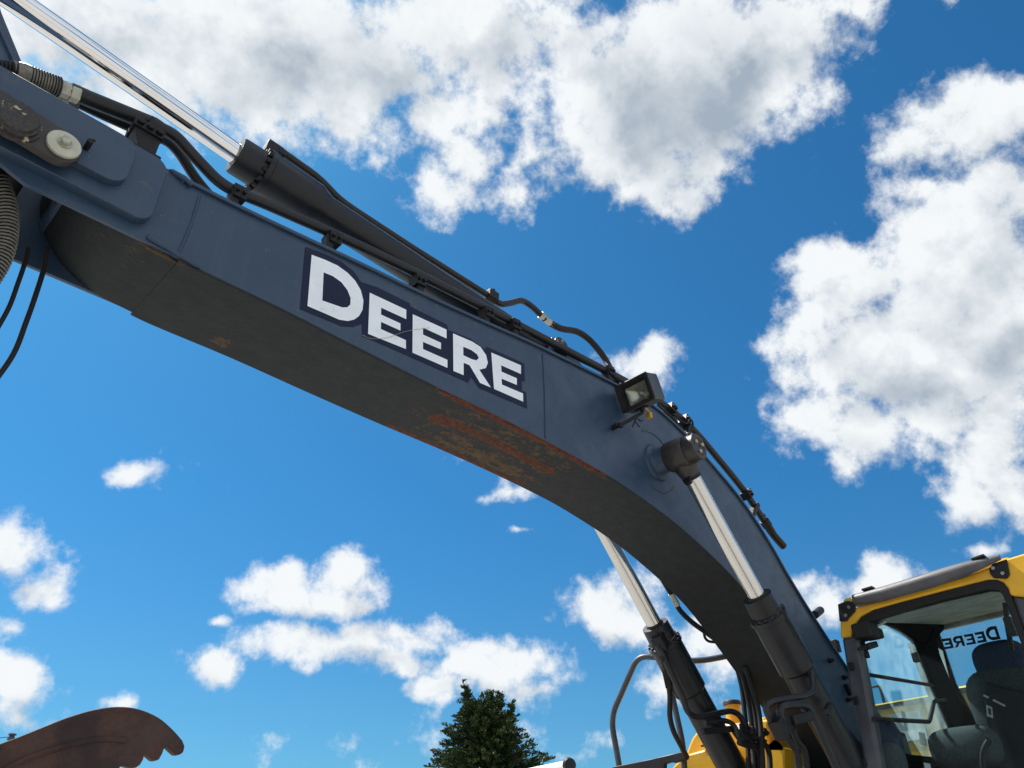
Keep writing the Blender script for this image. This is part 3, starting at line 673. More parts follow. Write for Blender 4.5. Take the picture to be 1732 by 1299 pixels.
# tall clamp post near the tip
g = G(); a = onY(250,216,YP+.02); b_ = onY(243,262,YP+.02)
g.box(a+Vector((0,.0,-.045)), (.055,.05,.022)); g.extrude([a+Vector((-.05,.04,-.06)), a+Vector((.05,.04,-.06)), Vector((b_.x+.03,a.y+.04,b_.z-.02)), Vector((b_.x-.03,a.y+.04,b_.z-.02))], (0,-.07,0))
g.box((b_.x,a.y,b_.z-.02), (.05,.05,.006)); g.build('pipe_bracket', 'dark', ex, .004)
g = G(); 
for dx in (-.035, .0, .035): g.hexbolt(a+Vector((dx,.05,-.045)), (0,1,0), .014, .014)
g.box(a+Vector((0,.0,.0)), (.006,.034,.034)); g.build('bracket_bolt', 'dark', ex)
# end fittings of the pipe behind the bend
g = G(); a, b_, c_ = onY(1292,880,YP), onY(1309,906,YP), onY(1325,924,YP); 
g.lathe(a, b_, [(0,.036),(.05,.036),(.051,.030),(.10,.030)], 8); g.tube(fillet([b_-(b_-a)*.3, b_, c_], .04), .027, 10); g.ball(a+Vector((0,0,.03)), .022, 8)
g.build('pipe_fitting', 'dark', ex)
T([(1138,700,YP+.04),(1160,716,YP+.05),(1167,709,YP+.05),(1172,716,YP+.05),(1170,728,YP+.05),(1164,735,YP+.04)], .006, 'cable', 'rubber', ex, sm=True)
T([(1112,685,YP+.05),(1140,709,YP+.05),(1158,731,YP+.05),(1175,750,YP+.03),(1195,775,YP+.02)], .007, 'cable', 'rubber', ex, sm=True)
# fittings and sleeved hoses at the tip
a, b_ = onY(100,148,YP), onY(132,160,YP); d = (b_-a).normalized()
g = G(); g.lathe(a, b_, [(0,.030),(.035,.030),(.036,.034),(.065,.034),(.066,.030),((b_-a).length,.030)], 6); g.build('hose_fitting', 'zinc', ex)
g = G(); P = [onY(20,120,YP), onY(40,125,YP), onY(60,133,YP), onY(80,141,YP), onY(102,149,YP)]
g.tube(P, [.036,.037,.036,.036,.033], 18); g.build('hose_collar', 'sleeve', ex)
g = G()
for k in range(11):
    q = onY(50,129,YP).lerp(onY(98,147,YP), k/10); g.lathe(q, q+d, [(0,.037),(.002,.0385),(.004,.037)], 18)
g.build('hose_collar_ring', 'dark', ex)
g = G(); P = catmull([onY(-40,118,YP), onY(-10,117,YP), onY(10,118,YP), onY(22,121,YP)], 5); g.tube(P, .030, 14); g.build('hydraulic_hose', 'rubber', ex)
g = G()
for k in range(9):
    q = onY(-30,117,YP).lerp(onY(22,121,YP), k/8); g.lathe(q, q+d, [(0,.034),(.006,.039),(.010,.034)], 18)
g.build('coil_guard', 'dark', ex)
T([(-40,135,.05),(20,143,.05),(60,155,.05),(95,168,.05),(130,176,.05)], .026, 'hydraulic_hose', 'sleeve', ex, sm=True)
g = G(); a, b_ = onY(84,165,.05), onY(112,174,.05); g.lathe(a, b_, [(0,.030),(.03,.030),(.031,.034),((b_-a).length,.034)], 6); g.build('hose_fitting', 'zinc', ex)
# coil-guarded hose hanging through the fork, two thin hoses below
hp = catmull([onY(u, v, .02) for u, v in [(-50,250),(-18,285),(0,320),(9,355),(10,390),(3,425),(-11,455),(-35,490)]], 10)
G().tube(hp, .031, 16).build('hydraulic_hose', 'rubber', ex)
hel = []
tot = sum((hp[i+1]-hp[i]).length for i in range(len(hp)-1)); nl = int(tot/.0135); acc_ = 0
uu = (hp[1]-hp[0]).orthogonal().normalized()
for i in range(len(hp)-1):
    seg = hp[i+1]-hp[i]; dd = seg.normalized(); uu = (uu-dd*uu.dot(dd)).normalized(); ww = dd.cross(uu); m = max(2, int(seg.length/.0135*12))
    for k in range(m):
        an = 2*math.pi*(acc_+seg.length*k/m)/.0135; hel.append(hp[i]+seg*(k/m)+(uu*math.cos(an)+ww*math.sin(an))*.034)
    acc_ += seg.length
G().tube(hel, .0042, 5).build('coil_guard', 'coil', ex)
T([(48,420,-.1),(42,445,-.1),(30,480,-.1),(15,520,-.1),(-10,565,-.1)], .0075, 'hydraulic_hose', 'rubber', ex, sm=True)
T([(80,420,-.12),(74,455,-.12),(60,500,-.12),(44,545,-.12),(22,600,-.12),(-20,660,-.12)], .0085, 'hydraulic_hose', 'rubber', ex, sm=True)
g = G(); g.tube([(5.80,YF+.015,3.66),(5.80,YN-.02,3.66)], .034, 14); g.build('cross_tube', 'boom', boom)

# ---- stick, bucket end and thumb
g = G()
pr_ = [(6.62,4.46),(6.52,4.52),(6.40,4.50),(6.215,4.17),(6.075,3.97),(5.985,3.80),(5.93,3.69),(5.95,3.60),(6.02,3.53),(6.12,3.40),(6.50,2.2),(6.62,1.30),(6.74,1.22),(6.86,1.30),(6.90,2.2),(6.80,3.4),(6.66,4.2)]
g.xz(pr_, YC-.15, YC-.134); g.xz(pr_, YC+.134, YC+.15)
g.strip([(6.42,4.47),(6.235,4.15),(6.10,3.97),(6.01,3.80)], YC-.165, YC+.165, .014, 1)
g.strip([(6.05,3.50),(6.14,3.40),(6.52,2.2),(6.62,1.4)], YC-.165, YC+.165, .014, 1)
g.xz([(6.66,4.2),(6.80,3.4),(6.90,2.2),(6.86,1.35),(6.84,1.35),(6.88,2.2),(6.78,3.4),(6.64,4.2)], YC-.134, YC+.134)
stick = g.build('stick', 'boom', ex, .003)
g = G(); g.lathe((PIN[0], YC-.155, PIN[1]), (PIN[0], 1, PIN[1]), [(0,.115),(.31,.115)], 28); g.lathe((6.52, YC-.1, 4.42), (6.52,1,4.42), [(0,.07),(.2,.07)], 24); g.build('stick_boss', 'dark', stick)
g = G(); g.tube([onY(-30,164,.12), onY(8,170,.12), onY(18,176,.12)], .016, 10); g.build('hydraulic_pipe', 'grey', stick)
th = [(-60,1285),(0,1258),(30,1247),(70,1231),(115,1213),(160,1200),(200,1195),(235,1199),(268,1213),(292,1233),(309,1252),(313,1262),(311,1272),(304,1277),(297,1276),(290,1270),(284,1264),(279,1264),(275,1275),(270,1284),(264,1287),(258,1285),(250,1278),(245,1275),(243,1284),(238,1293),(231,1298),(224,1299),(206,1294),(195,1310),(180,1330),(120,1400),(20,1480),(-200,1560)]
_t = catmull([Vector((u, v, 0)) for u, v in th[:11]], 4) + [Vector((u, v, 0)) for u, v in th[11:]]
tp = [onY(p.x, p.y, -.02) for p in _t]; tp = [(p.x, p.z) for p in tp] + [(6.80,1.0),(6.86,1.30),(6.6,1.42)]
g = G(); g.xz(tp, -.05, -.02); tb = g.build('thumb', 'thumb', ex, .004); g = G(); g.tube(catmull([onY(u, v, -.018) for u, v in [(-40,1330),(40,1285),(110,1262),(170,1250),(215,1252)]], 5), .007, 6); g.build('weld_bead', 'thumb', tb)
tag(tb, 'rust-brown curved thumb with notched tip at lower left')
g = G(); g.xz([(6.55,1.25),(6.9,1.4),(7.25,1.0),(7.3,.5),(7.05,.1),(6.5,.02),(6.35,.15),(6.6,.5)], -.45, .45); g.build('bucket', 'thumb', ex, .03)

# ---- work light on the boom
LC = Vector((2.91, .33, 3.944)); lf = Vector((.94, 0, -.341)).normalized(); lx = Vector((0, 1, 0)); lz = lx.cross(lf); lz = lz if lz.z > 0 else -lz
W2, H2, DD = .113, .083, .14
def lp(a, b_, c_): return LC + lx*a*W2 + lz*b_*H2 + lf*c_
def rr2(sx_, sz_, r, n=4):
    o = []
    for cx, cz, a0 in ((1,1,0),(-1,1,90),(-1,-1,180),(1,-1,270)):
        o += [(cx*(W2*sx_-r)+r*math.cos(R(a0+90*i/n)), cz*(H2*sz_-r)+r*math.sin(R(a0+90*i/n))) for i in range(n+1)]
    return o
def ring(rings):
    g = G(); n = len(rings[0][0]); V = []
    for pts, dpt in rings: V += [LC + lx*p[0] + lz*p[1] + lf*dpt for p in pts]
    g.add(V, [(i*n+j, i*n+(j+1) % n, (i+1)*n+(j+1) % n, (i+1)*n+j) for i in range(len(rings)-1) for j in range(n)]); return g
g = ring([(rr2(1,1,.012), 0), (rr2(1,1,.012), -DD*.75), (rr2(.86,.86,.012), -DD)]); n = 20; g.f.append(tuple(range(2*n, 3*n)))
wl = g.build('work_light', 'grey', ex, 0, 30); tag(wl, 'square work light on the side of the boom bend')
ring([(rr2(1.0,1.0,.012), -.002), (rr2(1.03,1.03,.012), .006), (rr2(.97,.97,.012), .012), (rr2(.78,.76,.016), .008), (rr2(.66,.64,.018), -.03)]).build('bezel', 'black', wl)
g = G(); g.add([LC+lx*p[0]+lz*p[1]+lf*(-.012) for p in rr2(.70,.68,.018)], [tuple(range(20))]); g.build('lens', 'lens', wl)
g = G(); 
g = ring([(rr2(.72,.70,.018), -.014), (rr2(.66,.62,.022), -.035), (rr2(.46,.42,.02), -.060), (rr2(.20,.20,.012), -.072)]); g.f.append(tuple(range(60, 80))); g.build('reflector', 'refl', wl)
g = G(); g.lathe(LC-lf*.072, LC, [(0,.010),(.022,.010),(.028,.006)], 12); g.build('bulb', 'refl', wl)
g = G(); pA = LC - lz*H2 - lf*.05; pB = onY(1043,722,YN+.03)
g.bar(pA+lx*.02, pA-lx*.06, .04, .012, lz); g.tube(fillet([pA-lx*.02, pA-lx*.02-lz*.03, pB+Vector((0,.03,0)), pB-Vector((0,.03,0))], .02), .011, 8)
g.bar(pB+Vector((.03,0,-.01)), pB+Vector((-.03,0,.02)), .03, .02); g.hexbolt(pB+Vector((0,.02,0)), (0,1,0), .018, .016); g.hexbolt(pB+Vector((.03,.015,-.005)), (0,1,0), .012, .012)
g.build('mount_bracket', 'dark', wl)
g = G(); q = onY(1098,703,.30); g.box(q, (.012,.014,.018)); g.tube([q, q+Vector((0,0,.03)), pA], .005, 6); g.build('wire_connector', 'orange', wl, .003)
for P in ([(1089,692,.31),(1083,700,.30),(1077,706,.29),(1073,714,.27),(1070,722,.27)], [(1077,706,.29),(1083,712,.28),(1087,711,.28)], [(1074,712,.27),(1078,718,.26),(1082,722,.26)]): T(P, .004, 'wire', 'rubber', wl, sm=True, n=6)

# ---- cab
XF = 1.24; XB = -.52
def yr(z): return .507 - (2.935-z)*.115      # right wall
def yl(z): return 1.500 + (2.95-z)*.06       # left wall
def F_(u, v, X=XF): p = onX(u, v, X); return (p.y, p.z)
cab = empty('cab', (XF, 1., 1.2), ex)
cab.location = (0, 0, 0)
tag(cab, 'yellow and charcoal operator cab with tinted windshield')
def front(name, loop, mat, x0, x1, bev=.006): return G().yz([F_(u, v) for u, v in loop], x0, x1).build(name, mat, cab, bev)
# yellow header with rounded corners
hdr = [(1424,1080),(1423,1054),(1432,1040),(1448,1029),(1560,998),(1640,974),(1676,960),(1706,946),(1732,938),(1760,930),(1772,1016),(1711,1008),(1707,996),(1699,986),(1688,981),(1672,981),(1600,999),(1520,1020),(1478,1032),(1458,1043),(1447,1058),(1441,1078)]
front('header_frame', hdr, 'yellow', XF-.09, XF+.02, .010)
seal = [(1440,1079),(1446,1058),(1457,1042.5),(1478,1031.5),(1520,1019.5),(1600,998.5),(1672,980.5),(1689,980.5),(1700,986),(1708,996),(1712,1010),(1745,1100),(1800,1240),(1786,1240),(1733,1104),(1702,1020),(1696,1006),(1688,998),(1670,997),(1600,1013),(1525,1033),(1486,1045),(1466,1058),(1457,1075),(1456,1090)]
front('window_seal', seal, 'black', XF-.06, XF+.004, .004)
front('front_pillar', [(1424,1078),(1455,1076),(1456,1100),(1471,1180),(1492,1300),(1540,1560),(1512,1560),(1462,1300),(1437,1160)], 'grey', XF-.08, XF+.012, .02)
g = G()
for (u, v) in [(1440,1127),(1448,1185),(1461,1290)]:
    a = onX(u, v, XF+.012); g.box(a, (.012,.016,.022))
g.build('pillar_clip', 'dark', cab, .004)
front('front_pillar', [(1711,1008),(1775,1012),(1890,1500),(1858,1500),(1800,1240),(1745,1100)], 'grey', XF-.08, XF+.010, .02)
for loop, bl in ((([(1421,1024),(1436,1018),(1452,1020),(1450,1036),(1440,1046),(1436,1052),(1424,1053)]), [(1436,1027),(1431,1041)]), ([(1676,964),(1682,956),(1706,948),(1711,974),(1706,981),(1684,980),(1678,973)], [(1680,961),(1696,970)])):
    o = front('corner_bracket', loop, 'dark', XF+.021, XF+.035, .004)
    g = G()
    for (u, v) in bl: g.hexbolt(onX(u, v, XF+.035), (1,0,0), .011, .009)
    g.build('bracket_bolt', 'bolt', cab)
# rain visor above the windshield
n = 10; V = []; A = [F_(1451,1018), F_(1500,1008), F_(1570,988), F_(1640,966), F_(1697,946)]; RD = [.034,.044,.047,.042,.016]
g = G()
for (y, z), r_ in zip(A, RD):
    for j in range(n+1):
        a = R(-75+220*j/n); V.append((XF+.045+math.cos(a)*r_*1.1, y, z+math.sin(a)*r_))
m_ = n+1
g.add(V, [(i*m_+j, i*m_+j+1, (i+1)*m_+j+1, (i+1)*m_+j) for i in range(4) for j in range(n)] + [tuple(range(m_)), tuple(range(4*m_, 5*m_))[::-1]])
g.build('rain_visor', 'visor', cab, 0, 50)
g = G()
for u0, v0, u1, v1 in ((1466,1002,1484,997),(1650,951,1672,944)): g.bar(Vector((XF,*F_(u0, v0)))+Vector((.05,0,.0)), Vector((XF,*F_(u1, v1)))+Vector((.05,0,.0)), .05, .014)
g.build('visor_strap', 'black', cab, .003)
# roof, walls, back
zF, zB = 3.01, 3.30
g = G(); g.extrude([(XF-.02, yr(3.0)+.01, zF), (XF-.02, yl(3.0), zF), (XB, yl(3.2), zB), (XB, yr(3.2)+.01, zB)], (0, 0, .05)); g.build('roof', 'yellow', cab, .02)
g = G(); g.extrude([(XF-.09, yr(3.0)+.04, 2.925), (XF-.09, yl(3.0)-.04, 2.945), (XB+.05, yl(3.2)-.04, 3.235), (XB+.05, yr(3.2)+.04, 3.215)], (0, 0, .03)); g.build('headliner', 'ceiling', cab)
def panel_r(name, loop, mat, y0=.0, th=.05, bev=.006):      # pieces of the right-hand wall
    P = []
    for u, v in loop:
        p = onY(u, v, .5)
        for _ in range(3): p = onY(u, v, yr(p.z)+.03)
        P.append(p)
    return G().extrude([p+Vector((0, y0, 0)) for p in P], (0, -th, 0)).build(name, mat, cab, bev)
panel_r('side_header', [(1444,1058),(1480,1026),(1600,1000),(1605,1056),(1586,1078),(1570,1098),(1558,1094),(1551,1082),(1536,1070),(1515,1058),(1503,1053),(1478,1064),(1452,1078)], 'trim')
panel_r('rear_pillar', [(1552,1084),(1566,1090),(1580,1062),(1588,1106),(1614,1170),(1672,1300),(1636,1300),(1604,1212),(1590,1180),(1576,1148),(1566,1120),(1557,1100)], 'trim', y0=.006, th=.08)
panel_r('side_sill', [(1488,1262),(1540,1276),(1615,1284),(1640,1290),(1668,1330),(1540,1420),(1500,1330)], 'trim', y0=.003)
panel_r('side_window', [(1440,1060),(1520,1045),(1600,1100),(1650,1310),(1510,1310),(1450,1130)], 'hazy', y0=-.022, th=.006, bev=0)
g = G(); g.tube([onY(1456,1139,.50), onY(1588,1161,.50)], .012, 10); g.build('grab_bar', 'black', cab)
g = G(); g.tube([onY(1584,1158,.50), onY(1585,1170,.50)], .010, 8); g.build('grab_bar_end', 'black', cab)
# wiper motor, mirror, window catch
g = G(); a = onY(1464,1068,.62); g.box(a, (.06,.06,.045)); a = onY(1476,1072,.62); g.box(a, (.05,.05,.03)); g.build('wiper_motor', 'black', cab, .012)
g = G(); g.bar(onY(1482,1060,.60), onY(1496,1052,.60), .02, .012); g.build('motor_clip', 'paper', cab)
g = G(); a = onY(1470,1093,.60); g.bar(onY(1452,1098,.60), a, .02, .02); g.bar(onY(1464,1095,.60), onY(1479,1090,.60), .045, .035); g.tube([onY(1465,1100,.60), onY(1467,1112,.60)], [.012,.018], 8); g.build('mirror', 'black', cab, .006)
g = G(); g.box(onY(1549,1112,.57), (.02,.02,.03)); g.build('window_catch', 'black', cab, .004)
# rear wall
def rear(name, loop, mat, x0, x1, bev=.004): return G().yz([F_(u, v, XB) for u, v in loop], x0, x1).build(name, mat, cab, bev)
rear('rear_header', [(1582,1070),(1716,1039),(1800,1020),(1800,960),(1570,1010)], 'ceiling', XB, XB+.04)
rear('rear_frame', [(1582,1069),(1588,1069),(1617,1156),(1650,1218),(1800,1200),(1800,1340),(1640,1340),(1605,1180)], 'trim', XB-.02, XB+.05)
rear('rear_window', [(1575,1060),(1800,1010),(1850,1210),(1640,1225)], 'hazy', XB+.004, XB+.010, 0)
# reversed lettering on the rear window
pD, pE = Vector((0,*F_(1694,1082,XB))), Vector((0,*F_(1599,1099,XB)))
sx0, sx1 = min(p[0] for p in LET2['D'][0]), max(p[0] for p in LET2['G'][0])
sc_k = (pD-pE).length/(sx1-sx0); dirn = (pE-pD).normalized(); upn = Vector((0, -dirn.z, dirn.y)); upn = upn if upn.z > 0 else -upn
for k, loops in LET2.items(): flat('window_letter', loops, lambda a, b_: tuple(Vector((XB+.0125, 0, 0)) + pD + dirn*((a-sx0)*sc_k) + upn*((b_*1.12)*sc_k)), 'console', cab)
em = [(1702,1068),(1704,1048),(1709,1052),(1712,1046),(1715,1058),(1722,1052),(1727,1060),(1722,1078),(1716,1068),(1710,1082)]
rear('window_emblem', em, 'console', XB+.012, XB+.0135, 0)
# seat and consoles
def sph(c, r, n=18, e=2.6):
    V = []; F = []; c = Vector(c)
    for i in range(n//2+1):
        th_ = math.pi*i/(n//2)-math.pi/2
        for j in range(n):
            ph = 2*math.pi*j/n
            f = lambda w_: math.copysign(abs(w_)**(2/e), w_)
            V.append(c+Vector((r[0]*f(math.cos(th_))*f(math.cos(ph)), r[1]*f(math.cos(th_))*f(math.sin(ph)), r[2]*f(math.sin(th_)))))
    for i in range(n//2):
        for j in range(n): F.append((i*n+j, i*n+(j+1) % n, (i+1)*n+(j+1) % n, (i+1)*n+j))
    g = G(); g.add(V, F); return g
XS = .08
a = onX(1694,1118,XS); sph(a, (.09,.165,.125), 24, 3.0).build('headrest', 'seat2', cab, 0, 80)
a = onX(1705,1190,XS+.02); sph(a, (.10,.22,.22), 24, 3.2).build('seat_back', 'seat', cab, 0, 80)
a = onX(1642,1268,.35); sph(a, (.26,.20,.12), 24, 3.4).build('seat_cushion', 'seat', cab, 0, 80)
g = G(); g.extrude([onX(u, v, .40) for u, v in [(1664,1150),(1690,1160),(1760,1175),(1790,1330),(1700,1330),(1668,1260)]], (-.12,0,0)); g.build('armrest_console', 'console', cab, .02)
flat('console_label', [[(p.y, p.z) for p in (onX(u, v, .403) for u, v in L)] for L in ([(1668,1192),(1678,1196),(1680,1215),(1669,1211)], [(1671,1197),(1676,1199),(1677,1210),(1672,1208)])], lambda a, b_: (.403, a, b_), 'ceiling', cab)
g = G(); g.bar(onX(1664,1176,.41), onX(1672,1180,.41), .012, .012); g.bar(onX(1680,1184,.41), onX(1700,1194,.41), .012, .012); g.build('console_trim', 'ceiling', cab)
g = G(); 
for P in ([(1700,1020),(1704,1060),(1712,1100)],): g.tube([onX(u, v, 1.0) for u, v in P], .014, 8)
g.box(onX(1709,1060,1.0), (.02,.02,.05)); g.build('belt_reel', 'black', cab)
g = G(); g.tube(catmull([onX(u, v, .55) for u, v in [(1652,1225),(1655,1260),(1662,1290),(1670,1330)]], 5), .012, 8); g.tube(catmull([onX(u, v, .6) for u, v in [(1674,1250),(1664,1268),(1662,1290),(1668,1330)]], 5), .018, 8); g.build('control_cable', 'rubber', cab)
g = G(); g.tube(fillet([onY(1478,1216,.56), onY(1572,1221,.56), onY(1580,1186,.56), onY(1598,1184,.56)], .03), .013, 10); g.build('grab_bar', 'black', cab)
a = onX(1486,1262,.95); g = G(); g.extrude([onX(u, v, .98) for u, v in [(1464,1218),(1500,1215),(1514,1236),(1528,1300),(1540,1360),(1480,1360)]], (-.10,0,0)); g.build('monitor_console', 'seat2', cab, .02)
sph(onX(1508,1288,1.05), (.05,.085,.10)).build('joystick_boot', 'seat', cab, 0, 80)
g = G(); g.extrude([onY(u, v, .55) for u, v in [(1552,1238),(1563,1240),(1567,1262),(1556,1258)]], (0,.004,0)); g.extrude([onY(u, v, .55) for u, v in [(1562,1290),(1572,1292),(1576,1310),(1566,1308)]], (0,.004,0)); g.build('notice', 'paper', cab)
# windshield and left side
front('windshield', [(1447,1066),(1462,1048),(1484,1036),(1600,1005),(1680,986),(1700,994),(1735,1090),(1800,1300),(1860,1560),(1530,1560),(1480,1260)], 'glass', XF-.03, XF-.024, 0)
g = G(); yw = lambda z: yl(z)
g.extrude([(XF-.09, yl(2.95)-.03, 2.95), (XF-.09, yl(2.95)-.03, 2.80), (XB, yl(3.1)-.03, 3.05), (XB, yl(3.2)-.03, 3.25)], (0, .05, 0)); g.build('side_rail', 'yellow', cab, .01)
g = G()
for X in (.25, XB+.06): g.bar((X, yl(1.2)-.02, 1.2), (X, yl(3.0)-.02, 3.05), .05, .09, (1,0,0))
g.bar((XF, yl(1.2)-.02, 1.25), (XB, yl(1.2)-.02, 1.25), .05, .12); g.build('side_frame', 'grey', cab, .01)
G().extrude([(XF-.1, yl(2.9)-.03, 2.88), (XF-.1, yl(1.3)-.03, 1.3), (XB+.05, yl(1.3)-.03, 1.3), (XB+.05, yl(3.0)-.03, 3.1)], (0,.006,0)).build('door_glass', 'glass', cab)
G().extrude([(XF, .32, 1.2), (XF, 1.6, 1.2), (XB, 1.6, 1.2), (XB, .32, 1.2)], (0,0,.05)).build('cab_floor', 'dark', cab)
G().yz([(.32,1.25),(1.60,1.25),(1.56,1.75),(.39,1.75)], XF-.04, XF).build('front_panel', 'grey', cab, .01)
G().yz([(.36,1.25),(1.60,1.25),(1.56,2.2),(.42,2.2)], XB-.03, XB).build('rear_panel', 'grey', cab, .01)

# ---- engine hood and housings seen past the cab
hz = 3.06
def q3(u, v, X): return onX(u, v, X)
g = G(); h0, h1 = q3(1474,1196,-.55), q3(1690,1146,-1.15)
g.extrude([(-.62,-1.35,2.77),(-.62,.30,2.78),(-2.4,.30,2.86),(-2.4,-1.35,2.85)], (0,0,-1.5)); hood = g.build('engine_hood', 'yellow', ex, .04)
g = G(); g.extrude([(-1.0,.32,2.2),(-1.0,1.5,2.2),(-2.6,1.5,2.2),(-2.6,.32,2.2)], (0,0,.68)); g.build('hood_cover', 'yellow', hood, .05)
g = G(); g.box((-1.4,.72,2.91), (.35,.22,.045)); g.build('hood_hump', 'yellow', hood, .03)
g = G(); g.bar((-.605,-1.3,2.735), (-.605,.28,2.745), .03, .03); g.bar((-.985,.33,2.835), (-.985,1.5,2.835), .03, .035); g.build('hood_seam', 'dark', hood)
g = G(); g.tube(fillet([(-.75,-.27,2.76), (-.75,-.27,2.93), (-.75,-.13,2.93), (-.75,-.13,2.76)], .03), .012, 8); g.build('hood_rail', 'dark', hood)
g = G(); 
for y in (.55,.75): g.hexbolt((-.998,y,2.62), (1,0,0), .03, .02)
g.build('hood_bolt', 'dark', hood)
g = G(); g.box((-.615,.05,2.58), (.004,.12,.10)); g.build('hood_notice', 'paper', hood)
# ---- fuel tank, filler neck, tool box
FT = .9
def tk(u, v): p = onX(u, v, FT); return (p.y, p.z)
lo = [(1160,1275),(1164,1262),(1170,1248),(1178,1237),(1188,1229),(1200,1225),(1240,1223),(1300,1216),(1300,1500),(1100,1500)]
g = G(); g.yz([tk(*p) for p in lo], FT, FT-.85); tank = g.build('fuel_tank', 'yellow', ex, .02, seg=3)
lo2 = [(1128,1310),(1140,1294),(1160,1276),(1190,1268),(1232,1262),(1262,1330),(1262,1500),(1090,1500)]
def tk2(u, v): p = onX(u, v, FT+.14); return (p.y, p.z)
g = G(); g.yz([tk2(*p) for p in lo2], FT+.002, FT+.14); g.build('tool_box', 'yellow', tank, .015)
g = G(); g.bar(onX(1186,1262,FT+.143), onX(1206,1259,FT+.143), .008, .012); g.build('latch', 'dark', tank)
a = onX(1244,1226,FT-.2); b_ = onX(1244,1190,FT-.2); h = (b_-a).length
g = G(); g.lathe((a.x,a.y,a.z-.02), (a.x,a.y,a.z+1), [(0,.062),(h,.055),(h+.012,.055)], 24); g.build('filler_neck', 'yellow', tank)
g = G(); g.lathe((a.x,a.y,a.z+h-.012), (a.x,a.y,a.z+h+1), [(0,.066),(.018,.066),(.03,.060),(.034,.03)], 24); g.build('filler_cap', 'boss', tank)
# yellow swing-frame cheek between the cylinders
g = G(); g.extrude([onX(u, v, .75) for u, v in [(1262,1236),(1290,1210),(1306,1232),(1320,1262),(1326,1330),(1340,1480),(1240,1480)]], (-.5,0,0)); g.build('frame_cheek', 'yellow', ex, .02)
g = G(); g.extrude([onX(u, v, 1.0) for u, v in [(1294,1262),(1312,1247),(1325,1262)]] , (.0,0,-.03)); g.extrude([onX(u, v, 1.0) for u, v in [(1262,1272),(1290,1264),(1326,1264),(1330,1480),(1262,1480)]], (-.2,0,0)); g.build('frame_box', 'yellow', ex, .012)
# dark fender ahead of the tank
g = G(); g.extrude([onX(u, v, 1.35) for u, v in [(1000,1308),(1036,1297),(1100,1284),(1154,1271),(1160,1284),(1140,1290),(1132,1289),(1123,1292),(1122,1330),(1000,1400)]], (-.04,0,0)); g.build('step_guard', 'dark', ex, .005)
# ---- handrail
HX = 1.3
def rail(pts, r=.021, rad=.10): return G().tube(fillet([onX(*p) for p in pts], rad, 7), r, 14)
hr = rail([(1062,1400,HX),(1049,1305,HX),(1033,1214,HX),(1079,1109,HX),(1118,1113,HX-.05),(1180,1119,HX-.15),(1238,1108,HX-.3),(1300,1095,HX-.5)]).build('handrail', 'grey', ex)
rail([(1124,1114,HX-.06),(1144,1208,HX-.05),(1156,1262,HX-.05),(1162,1400,HX-.05)], .020, .2).build('handrail_leg', 'grey', hr)
# ---- machine below the frame of the picture
g = G(); g.extrude([(1.2,-1.4,1.0),(1.2,.3,1.0),(1.2,1.55,1.0),(-2.7,1.55,1.0),(-2.7,-1.4,1.0)], (0,0,.18)); g.build('upper_frame', 'dark', ex, .02)
g = G(); g.xz([(.45,1.2),(1.35,1.2),(1.30,1.5),(.6,2.1),(.35,2.45),(.0,2.45),(-.15,1.2)], YF-.06, YF-.03); g.xz([(.45,1.2),(1.35,1.2),(1.30,1.5),(.6,2.1),(.35,2.45),(.0,2.45),(-.15,1.2)], YN+.03, YN+.06); g.build('boom_bracket', 'dark', ex, .01)
g = G(); g.xz(rrect(-3.2,-2.4,1.1,2.5,.25), -1.35, 1.45); g.build('counterweight', 'yellow', ex, .05)
g = G(); g.lathe((0,0,.75), (0,0,2), [(0,.7),(.26,.7)], 32); g.box((0,0,.6), (.9,.9,.15)); g.build('swing_ring', 'dark', ex)
for y in (-1.2, 1.2):
    g = G(); g.xz(rrect(-1.9,1.95,.06,.84,.36), y-.28, y+.28); tr_ = g.build('track', 'dark', ex, .02)
    g = G()
    for i in range(20):
        x = -1.55+i*.165; g.box((x,y,.03), (.06,.30,.03)); g.box((x,y,.86), (.06,.30,.025))
    g.build('track_shoe', 'boss', tr_)

# ================================================================== CEDAR
tb_ = far(833, 1330, 40.); TX, TY = tb_.x, tb_.y
sideV = Vector((_rt.x, _rt.y, 0))
topz = far(786, 1146, 40.).z; unit = 40./FPX*1.02
tree = tag(empty('cedar_tree', (TX, TY, 0)), 'dark green conical cedar tree standing behind the boom', 'tree')
Hh = topz
rng = random.Random(3)
def radius(z):                  # crown envelope
    h = Hh - z
    return min(2.85, .36 + .74*h**.88) if h > 0 else .1
g = G(); g.tube([(0,0,0),(.05,0,2),(-.05,.05,Hh*.5),(-.3,.0,Hh*.8),tuple(sideV*-1.0+Vector((0,0,Hh-.6)))], [.32,.27,.18,.09,.02], 10)
leaf = []
limbs = G()
def spray(p, d, L):
    """one cedar frond: a short twig feathered with small upswept scale-leaf tufts"""
    d = d.normalized(); s = d.cross(Vector((0,0,1))).normalized(); n = int(38*L/.5)+12
    for i in range(n):
        t = (i+rng.random())/n
        q = p + d*L*t + Vector((rng.gauss(0,.055), rng.gauss(0,.055), rng.gauss(0,.045)-.10*t*t*L))*(1.15-.5*t)
        e = (d*.6 + s*rng.uniform(-.9,.9) + Vector((0,0,rng.uniform(-.15,.8)))).normalized()
        l = rng.uniform(.08,.19)*(1.15-.5*t); w = e.cross(Vector((rng.gauss(0,1), rng.gauss(0,1), rng.gauss(0,1)))).normalized()*rng.uniform(.020,.042)
        leaf.append((q-e*l*.3, q+w, q+e*l, q-w))
tops = [(Vector(sideV)*-1.42, Hh, .34), (Vector(sideV)*-.1, Hh-.50, .52), (Vector(sideV)*.38, Hh-.55, .40), (Vector(sideV)*.95, Hh-1.0, .4)]
